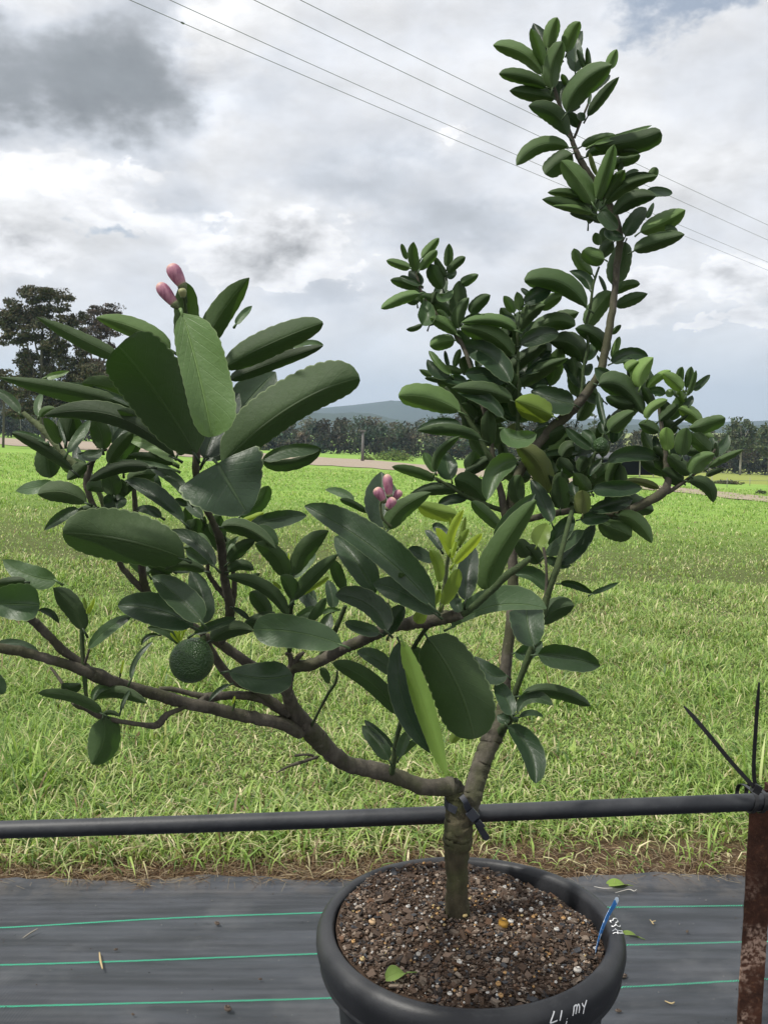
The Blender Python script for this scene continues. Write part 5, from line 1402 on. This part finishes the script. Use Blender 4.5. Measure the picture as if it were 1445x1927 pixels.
# ---- flower buds
def bud_material():
    m, t, b = material('pink_bud'); g = t.n.new('ShaderNodeTexCoord').outputs['Object']
    n = t.noise(t.vm('MULTIPLY', g, (1, 1, .4)), 260, 4, .6); z = t.sep(t.attr('Col'))[0]
    c = t.mix(t.ss(n, .35, .65), (.27,.09,.155), (.46,.21,.27)); c = t.mix(t.ss(z, .80, 1.0), c, (.58,.36,.28)); c = t.mix(t.ss(z, .25, .0), c, (.40,.42,.22))
    t.l.new(c, b.inputs['Base Color']); b.inputs['Roughness'].default_value = .5; b.inputs['Subsurface Weight'].default_value = .15; b.inputs['Subsurface Radius'].default_value = (.004, .002, .002)
    t.l.new(t.bump(n, .3, .0005), b.inputs['Normal']); return m
M_BUD = bud_material()
def bud(b, tip, rpx, d, label=None, mat=None, name='flower_bud'):
    A = P(b[0], b[1], d); B = P(tip[0], tip[1], d-.003); ax = (B-A); L = ax.length; ax.normalize(); r = rpx/F*d; V0 = MB(); n = 18
    pr = [(.42, 0), (.5, .04), (.66, .15), (.80, .3), (.93, .48), (1, .66), (.93, .8), (.75, .9), (.5, .965), (.2, .995), (.01, 1)]
    for k_, z in pr: V0.lathe([(r*k_, L*z)], A, ax, n=n, col=(z, z, z))
    Fq = []
    for i in range(len(pr)-1):
        for k in range(n): Fq.append((i*n+k, i*n+(k+1) % n, (i+1)*n+(k+1) % n, (i+1)*n+k))
    V0.F = Fq; o = V0.build(name, mat or M_BUD, tree)
    if label: o['label'] = label
    mb = MB(); mb.lathe([(.0002, -L*.12), (r*.3, -L*.10), (r*.55, -.0), (r*.72, L*.10), (r*.66, L*.12), (r*.4, L*.06)], A, ax, n=10)
    mb.build('calyx', M_TWIGP, o, cols=False)
M_BUDG = bs('green_bud', (.26, .27, .12), .5, .4)
bud((346,541), (320,497), 14.2, .81, 'upper pink bud on the left shoot'); bud((332,576), (298,533), 12.8, .81, 'lower pink bud on the left shoot'); bud((345,560), (343,542), 8, .80, mat=M_BUDG)
bud((733,936), (728,892), 9.5, .935, 'tallest pink bud of the central cluster'); bud((723,944), (707,918), 10, .932); bud((741,940), (754,923), 8, .938); bud((728,958), (742,937), 9, .925)
limb('twig', [(333,577,3,.81),(340,583,3,.812),(348,595,3,.818)], M_TWIG, n=6); limb('twig', [(346,541,3,.81),(349,552,3,.812),(351,570,3,.816)], M_TWIG, n=6)

# ------------------------------------------------------------------ pipe, stake, ties
pp = [];
for x in np.linspace(-900, 2400, 34): pp.append(P(x, 1561.5-.0353*x+2.2*math.sin(x/330), 1.425))
mb = MB(); mb.tube(pp, 16.2/F*1.425, n=24); o = mb.build('irrigation_pipe', M_PIPE, None, cols=False); tag(o, 'horizontal black poly pipe running behind the trunk from edge to edge', 'pipe')

def rust_material():
    m, t, b = material('rusty_steel'); g = t.n.new('ShaderNodeNewGeometry').outputs['Position']; z = t.sep(g)[2]
    n = t.noise(g, 28, 6, .7); n2 = t.noise(g, 140, 4, .7); n3 = t.noise(g, 16, 4, .6)
    c = t.mix(t.ss(n, .35, .65), (.040,.018,.012), (.085,.036,.022)); c = t.mix(t.m('MULTIPLY', t.ss(n2, .55, .68), .6), c, (.15,.070,.038))
    c = t.mix(t.m('MULTIPLY', t.m('MULTIPLY', t.ss(n3, .48, .60), t.ss(z, .38, .28)), t.ss(n2, .42, .60)), c, (.38,.26,.20))
    t.l.new(c, b.inputs['Base Color']); b.inputs['Roughness'].default_value = .9; b.inputs['Specular IOR Level'].default_value = .25
    t.l.new(t.bump(t.m('ADD', n, n2), .8, .002), b.inputs['Normal']); return m
pt = P(1436, 1487, 1.465); pr_ = ray_y(1411.5, 1900, pt.y); dv = (pr_-pt); pb = pt+dv*((pt.z+.05)/-dv.z)
dv = (pb-pt).normalized(); wdt = 46/F*1.465; mb = MB(); sx_ = Vector((1, 0, 0)); sy_ = Vector((0, 1, 0)); NSEG = 40; V = []; Fq = []
secp = [(-.5, 0), (.5, 0), (.5, .9), (.4, .9), (.4, .11), (-.5, .11)]
for i in range(NSEG+1):
    c0 = pt.lerp(pb, i/NSEG)
    for (u0, v0) in secp: V.append(c0+sx_*(u0*wdt+(random.uniform(-.0006, .0006)))+sy_*v0*wdt)
for i in range(NSEG):
    for k in range(6): a = i*6+k; b2 = i*6+(k+1) % 6; Fq.append((a, b2, b2+6, a+6))
Fq += [(5, 4, 3, 2, 1, 0), tuple(NSEG*6+k for k in range(6))]
o = mk('steel_stake', V, Fq, rust_material(), None, False); tag(o, 'rusty angle-iron stake holding up the pipe on the right', 'stake')

def zip_tie(tail, loopx, label, wid=.0062):
    root = P(tail[0][0], tail[0][1], 1.40); z = empty('cable_tie', tuple(root), label, 'cable tie', 'cable ties on the stake')
    A = catmull([tuple(P(x, y, d)) for x, y, d in tail], 8); n = len(A)
    W_ = [wid*(1 if i < n*.8 else max(.25, 1-(i/n-.8)/.2*.75)) for i in range(n)]
    V, Fq = ribbon([tuple(a) for a in A], W_, Vector((.95, .3, .2)), .0016); mk('tail', V, Fq, M_TIE, z, False)
    cy = 1561.5-.0353*loopx; c = P(loopx, cy, 1.425); R = 16.2/F*1.425+.0014; L_ = []
    for i in range(33):
        th = 2*math.pi*i/32; yy_ = R*math.cos(th); zz_ = R*math.sin(th)
        if yy_ > 0: yy_ = yy_*1.0+.045*math.sin(max(0, math.cos(th))*math.pi/2)
        L_.append((c.x+.004*math.sin(th), c.y+yy_, c.z+zz_))
    V, Fq = ribbon(L_, wid, Vector((1, 0, 0)), .0014); mk('loop', V, Fq, M_TIE, z, False)
    mb = MB(); mb.box(tuple(root+Vector((0, 0, -.002))), .011, .010, .009, Matrix.Rotation(.5, 3, 'Y'), jit=.08); mb.build('head', M_TIE, z, cols=False, smooth=False)
zip_tie([(1421,1484,1.40),(1413,1476,1.398),(1375,1434,1.39),(1333,1383,1.38),(1305,1350,1.375),(1286,1329,1.372)], 1415, 'black cable tie whose long tail leans out to the left')
zip_tie([(1424,1480,1.405),(1419,1470,1.404),(1417.5,1440,1.40),(1420,1390,1.395),(1424,1330,1.39),(1427.5,1284,1.385)], 1433, 'black cable tie whose long tail stands straight up')

te = empty('tree_tie', tuple(P(893, 1535, 1.27)), 'dark rubber tree tie fastening the trunk to the pipe', 'tree tie')
A = catmull([tuple(P(*q)) for q in ((868,1498,1.262),(875,1508,1.258),(880,1520,1.262),(888,1532,1.268),(896,1545,1.275),(904,1560,1.28),(912,1572,1.283),(917,1580,1.285))], 5)
M_RUB = bs('blue_black_rubber', (.030, .034, .044), .5, .4)
V, Fq = ribbon([tuple(a) for a in A], [.0075]*8+[.009]*(len(A)-8-4)+[.010, .008, .006, .004], Vector((.8, .1, .5)), .0028); mk('strap', V, Fq, M_RUB, te, False)
mb = MB(); mb.box(tuple(P(889, 1533, 1.262)), .014, .006, .013, Matrix.Rotation(.85, 3, 'Y'), jit=.06); mb.box(tuple(P(903, 1551, 1.272)), .012, .005, .008, Matrix.Rotation(.85, 3, 'Y'), jit=.06); mb.build('buckle', M_RUB, te, cols=False, smooth=False)
L_ = []
for i in range(25):
    th = math.radians(-30+i*11); L_.append(tuple(P(862, 1517, 1.279)+Vector((.0185*math.cos(th), -.0185*math.sin(th), .006*math.cos(th)*-1))))
V, Fq = ribbon(L_[12:], .010, Vector((0, 0, 1)), .002); mk('loop', V, Fq, M_RUB, te, False)
A = [tuple(P(880, 1525, 1.285)), tuple(P(885, 1518, 1.34)), tuple(P(890, 1515, 1.41)), tuple(P(893, 1528, 1.446)), tuple(P(893, 1545, 1.42)), tuple(P(890, 1545, 1.33)), tuple(P(888, 1540, 1.28))]
V, Fq = ribbon([tuple(a) for a in catmull(A, 5)], .010, Vector((1, 0, 0)), .002); mk('loop', V, Fq, M_RUB, te, False)

# ------------------------------------------------------------------ litter on the mat
M_STONE = bs('brown_stone', (.13, .10, .08), .9, .2, noise=.4, nscale=150); M_STRAW = bs('dry_straw', (.42, .33, .18), .8, .2, noise=.2, nscale=200)
for x, y, s_, lab in ((409,1747,.007,'brown lump between the first and second green threads left of the pot'), (429,1910,.010,'flat brown chip below the lowest green thread left of the pot'), (219,1796,.0045,'dark crumb between green threads at the left'), (490,1852,.004,'tiny dark stone left of the pot near the third thread'),
                      (1173,1848,.008,'brown bark chip on the mat beside the pot rim'), (1292,1762,.005,'small dark stone on the mat between pot and stake'), (1163,1913,.006,'dark chip at the lower right of the pot'), (251,1919,.004,'dark speck-like stone at the bottom left')):
    p = gp(x, y); mb = MB(); pebble(mb, (p.x, p.y, .009+s_*.4), s_, (1, 1, 1), (1, .6, .5)); o = mb.build('stone', M_STONE, None, cols=False); tag(o, lab, 'stone', 'stones and chips on the weed mat')
def straw_at(pts, r, name, lab, grp, mat=M_STRAW):
    A = catmull([tuple(gp(*p)+Vector((0, 0, .010+.002*i))) for i, p in enumerate(pts)], 4); mb = MB(); mb.tube([tuple(a) for a in A], [r*(.5+math.sin(math.pi*(i+.5)/len(A))*.6) for i in range(len(A))], n=5); o = mb.build(name, mat, None, cols=False); tag(o, lab, 'straw', grp)
straw_at([(188,1801),(190,1818),(194,1836)], .0022, 'straw', 'split piece of yellow straw on the mat at the left', 'straws on the weed mat')
straw_at([(44,1774),(58,1766),(73,1759)], .0018, 'straw', 'grey straw lying between threads at the far left', 'straws on the weed mat', bs('grey_straw', (.26,.24,.20), .8, .2))
straw_at([(1117,1676),(1135,1681),(1152,1682)], .0009, 'straw', 'thin white stalk behind the pot label', 'straws on the weed mat', bs('white_straw', (.5,.48,.44), .8, .2))
straw_at([(1157,1688),(1182,1683),(1192,1688),(1197,1686)], .0009, 'straw', 'bent white stalk beside the tip of the pot label', 'straws on the weed mat', bs('white_straw', (.5,.48,.44), .8, .2))
straw_at([(1222,1739),(1229,1749),(1226,1747),(1233,1746)], .0013, 'straw', 'short hooked straw on the mat right of the pot', 'straws on the weed mat')
straw_at([(1250,1893),(1262,1900),(1268,1899)], .0015, 'straw', 'small bent straw near the bottom right of the mat', 'straws on the weed mat')
def flat_leaf(p, L, wd, ang, tone, lab, lift=.006, tilt=.1):
    V = []; UV = []; Fq = []
    ca, sa = math.cos(ang), math.sin(ang)
    for i in range(15):
        t = i/14
        for j in range(5):
            s = -1+j/2; w_ = wd*math.sin(math.pi*(.03+.94*t))**.8; x = (t-.5)*L; y = s*w_; V.append((p.x+x*ca-y*sa, p.y+x*sa+y*ca, p.z+lift+abs(s)*w_*.35+.004*math.sin(3*t+s)+tilt*y)); UV.append((.5+s/2, t))
    for i in range(14):
        for j in range(4): k = i*5+j; Fq.append((k, k+1, k+6, k+5))
    mb = MB(); e0 = (p.x+L*.5*ca, p.y+L*.5*sa, p.z+lift+.002); mb.tube([e0, (e0[0]+.014*ca, e0[1]+.014*sa, e0[2]-.002)], [.0012, .0008], n=5); n0 = len(V)
    V += mb.V; Fq += [tuple(i+n0 for i in f) for f in mb.F]; UV += [(.5, .5)]*len(mb.V)
    o = mk('fallen_leaf', V, Fq, M_LEAF, None, True, cols=np.tile(tone, (len(V), 1)), uvs=UV); tag(o, lab, 'leaf')
flat_leaf(gp(1160, 1670), .048, .014, -.12, (1.1, .45, .05), 'yellow-green fallen leaf on the mat behind the pot')
flat_leaf(gp(1186, 1765), .034, .006, -.6, (.8, .45, .05), 'dark green leaf sliver poking out beside the pot rim')
flat_leaf(soilhit(745, 1848), .028, .010, .3, (.9, .35, .03), 'torn pale green leaf lying on the potting mix', .008, .3)
# straw tuft on mat edge and fine litter
def wisps(n, fn, rmin, rmax, Lmin, Lmax, hz=.010, up=.3):
    mb = MB()
    for _ in range(n):
        X, Y = fn(); a = random.uniform(0, 6.28); L = random.uniform(Lmin, Lmax); z = float(ground(X, Y))+hz*random.random()+.003; c = random.uniform(-.4, .4)
        k = random.uniform(.6, 1.15); col = random.choice([(.36*k,.27*k,.15*k), (.25*k,.17*k,.10*k), (.15*k,.085*k,.05*k), (.44*k,.36*k,.24*k)])
        p = [(X, Y, z), (X+L*.5*math.cos(a), Y+L*.5*math.sin(a), z+L*up*random.random()), (X+L*math.cos(a+c), Y+L*math.sin(a+c), z+L*up*random.random()*.5)]
        mb.tube(p, [random.uniform(rmin, rmax), rmin, rmin*.6], n=3, cap=False, col=col)
    return mb
M_WISP = bs('wisps', (1, 1, 1), .9, .15, vcol=True)
ct = gp(268, 1671)
o = wisps(45, lambda: (ct.x+random.gauss(0, .008), ct.y+random.gauss(0, .006)), .0005, .0011, .01, .035).build('straw_tuft', M_WISP, None); tag(o, 'small tuft of dry straw on the edge of the mat at the left', 'straw')
def edgef():
    X = random.uniform(-1.6, 1.6); return X, medge(X)+abs(random.gauss(0, .10+.07*(X > .1)))-.012
o = wisps(6500, edgef, .0004, .0012, .012, .07, .012, .28).build('dry_thatch', M_WISP, None); tag(o, 'dead brown grass stems along the bare soil strip', kind='stuff')
mb = MB()
for _ in range(900):
    X = random.uniform(-1.5, 1.5); Y = medge(X)+abs(random.gauss(0, .09))-.02; k = random.uniform(.5, 1.2); pebble(mb, (X, Y, float(ground(X, Y))+.004), random.uniform(.0012, .0045), random.choice([(.12*k,.075*k,.045*k), (.20*k,.15*k,.11*k), (.32*k,.25*k,.19*k)]))
for _ in range(500):
    X = random.uniform(-1.4, 1.4); Y = random.uniform(1.4, 2.25); pebble(mb, (X, Y, .009), random.uniform(.0005, .0016), random.choice([(.03,.03,.03), (.3,.28,.26), (.10,.07,.05)]))
o = mb.build('soil_crumbs', M_WISP, None); tag(o, 'crumbs of soil and grit along the mat edge', kind='stuff')

# ------------------------------------------------------------------ grass
def vnoise(X, Y, f, seed):
    r = np.random.default_rng(seed); ang = r.uniform(0, 6.28, 7); fr = f*r.uniform(.5, 1.8, 7); ph = r.uniform(0, 6.28, 7)
    return sum(np.sin((X*np.cos(a)+Y*np.sin(a))*k+p) for a, k, p in zip(ang, fr, ph))/3.2
def grass_layer(name, n, y0, y1, hmin, hmax, wb, lean, label, ybias=1.0, dens=None, xw=.60):
    Yv = y0*(y1/y0)**(RNG.uniform(0, 1, n)**ybias); X = RNG.uniform(-xw, xw, n)*(Yv+.5)
    keep = np.ones(n, bool)
    if dens is not None: keep = RNG.uniform(0, 1, n) < dens(X, Yv)
    X = X[keep]; Yv = Yv[keep]; n = len(X); Z = ground(X, Yv)
    sc = np.maximum(1, Yv/4.0)**.75
    cl = vnoise(X, Yv, 5, 3)
    h = RNG.uniform(hmin, hmax, n)*(1+.55*cl)*np.maximum(1, Yv/6)**.35; h = np.clip(h, .01, .2)
    wd = wb*RNG.uniform(.5, 1.35, n)*sc
    a = RNG.uniform(0, 2*np.pi, n); ln = np.abs(RNG.normal(lean, .45, n)); ln = np.clip(ln, 0, 2.4)
    # blade: 4 rings, arching over
    ts = np.array([0, .38, .72, 1.0]); wt = np.array([.8, 1.0, .7, .05]); Vs = []
    dirx, diry = np.cos(a), np.sin(a); tw = RNG.uniform(-.5, .5, n); px_, py_ = -np.sin(a+tw), np.cos(a+tw)
    x = X.copy(); y = Yv.copy(); z = Z-.004; prev = 0
    for k, t in enumerate(ts):
        if k:
            seg = (t-prev)*h; ang = ln*(prev+t)/2*1.5; ang = np.minimum(ang, 2.0)
            x = x+dirx*np.sin(ang)*seg; y = y+diry*np.sin(ang)*seg; z = z+np.cos(ang)*seg; z = np.maximum(z, Z+.004)
        prev = t; w_ = wd*wt[k]/2
        Vs.append(np.stack([x-px_*w_, y-py_*w_, z], -1)); Vs.append(np.stack([x+px_*w_, y+py_*w_, z], -1))
    V = np.stack(Vs, 1).reshape(-1, 3)
    base = (np.arange(n)*8)[:, None]; q = np.array([[0, 1, 3, 2], [2, 3, 5, 4], [4, 5, 7, 6]]); Fq = (base[:, :, None]+q[None]).reshape(-1, 4)
    pal = 1.17*np.array([(.165,.265,.060), (.235,.335,.080), (.300,.385,.110), (.38,.42,.18), (.080,.145,.035), (.48,.44,.25), (.60,.53,.34), (.20,.14,.08)])
    dry = vnoise(X, Yv, 2.2, 8)+.5*vnoise(X, Yv, 9, 21)
    p = np.zeros((n, 8)); p[:] = (.26, .28, .18, .10, .13, .035, .015, .02)
    dk = np.clip(.5+.5*dry, 0, 1.4)[:, None]; p[:, 5:] *= 1+2.6*dk; p[:, 3:4] *= 1+1.2*dk
    lush = np.clip(-dry, 0, 1)[:, None]; p[:, :2] *= 1+lush*1.2
    nearb = np.clip((2.45-Yv)/.30, 0, 1)[:, None]; p[:, 5:] *= 1+1.6*nearb
    farb = np.clip((Yv-6)/14, 0, 1)[:, None]; p[:, 4:] *= 1-.75*farb
    p /= p.sum(1, keepdims=True); cs_ = p.cumsum(1); idx = (RNG.uniform(0, 1, n)[:, None] > cs_).sum(1).clip(0, 7)
    c = pal[idx]*RNG.uniform(.75, 1.25, n)[:, None]
    C = np.repeat(c, 8, axis=0)
    o = mk(name, V, Fq, M_GRASS, None, False, cols=C, origin=(0, 0, 0)); tag(o, label, kind='stuff'); return o
m, t, b = material('grass_blades'); cc_ = t.attr('Col'); t.l.new(cc_, b.inputs['Base Color']); b.inputs['Roughness'].default_value = .5; b.inputs['Specular IOR Level'].default_value = .35
tr_ = t.n.new('ShaderNodeBsdfTranslucent'); t.l.new(t.vm('MULTIPLY', cc_, (1.1, 1.25, .7)), tr_.inputs[0]); mx2 = t.n.new('ShaderNodeMixShader'); mx2.inputs[0].default_value = .33
t.l.new(b.outputs[0], mx2.inputs[1]); t.l.new(tr_.outputs[0], mx2.inputs[2]); t.l.new(mx2.outputs[0], t.n['Material Output'].inputs[0]); M_GRASS = m
def dens_edge(X, Y):
    m0 = eL.y+(X-eL.x)*(eR.y-eL.y)/(eR.x-eL.x)
    e_ = m0+.12+.05*vnoise(X, Y*0, 6.0, 5)-.07*np.exp(-((X+.50)/.22)**2)+.08*np.exp(-((X-.45)/.35)**2)
    return np.clip((Y-e_)/.10, 0, 1)*(.8+.35*vnoise(X, Y, 6, 9)).clip(0.12, 1)+.10*(Y > m0+.03)
grass_layer('grass', 230000, 2.12, 7.5, .025, .095, .0046, 1.45, 'matted green and straw-coloured grass near the mat', .85, dens_edge)
grass_layer('grass', 150000, 7.0, 45, .025, .055, .0050, 1.3, 'short bright green grass further out in the paddock', .8)
# broad-leaved tussocks along the strip edge
def tuss(X, Y):
    return np.clip((vnoise(X, Y, 7, 31)-.35)*3, 0, 1)*(Y > eL.y+.2)
grass_layer('grass_tussock', 34000, 2.2, 4.6, .05, .15, .0072, 1.15, 'coarser tufts of brighter green grass', .9, tuss)

# ------------------------------------------------------------------ air
hzm = bpy.data.materials.new('air'); hzm.use_nodes = True; ht_ = hzm.node_tree; ht_.nodes.clear(); ou = ht_.nodes.new('ShaderNodeOutputMaterial'); pv = ht_.nodes.new('ShaderNodeVolumePrincipled')
pv.inputs['Color'].default_value = (.62, .79, 1.0, 1); pv.inputs['Density'].default_value = .00030; pv.inputs['Anisotropy'].default_value = .2
ht_.links.new(pv.outputs[0], ou.inputs['Volume'])
mb = MB(); mb.box((0, 1450, 45), 5200, 3300, 180); hb = mb.build('haze', hzm, None, smooth=False, cols=False); tag(hb, 'thin bluish air haze over the distance', kind='stuff')
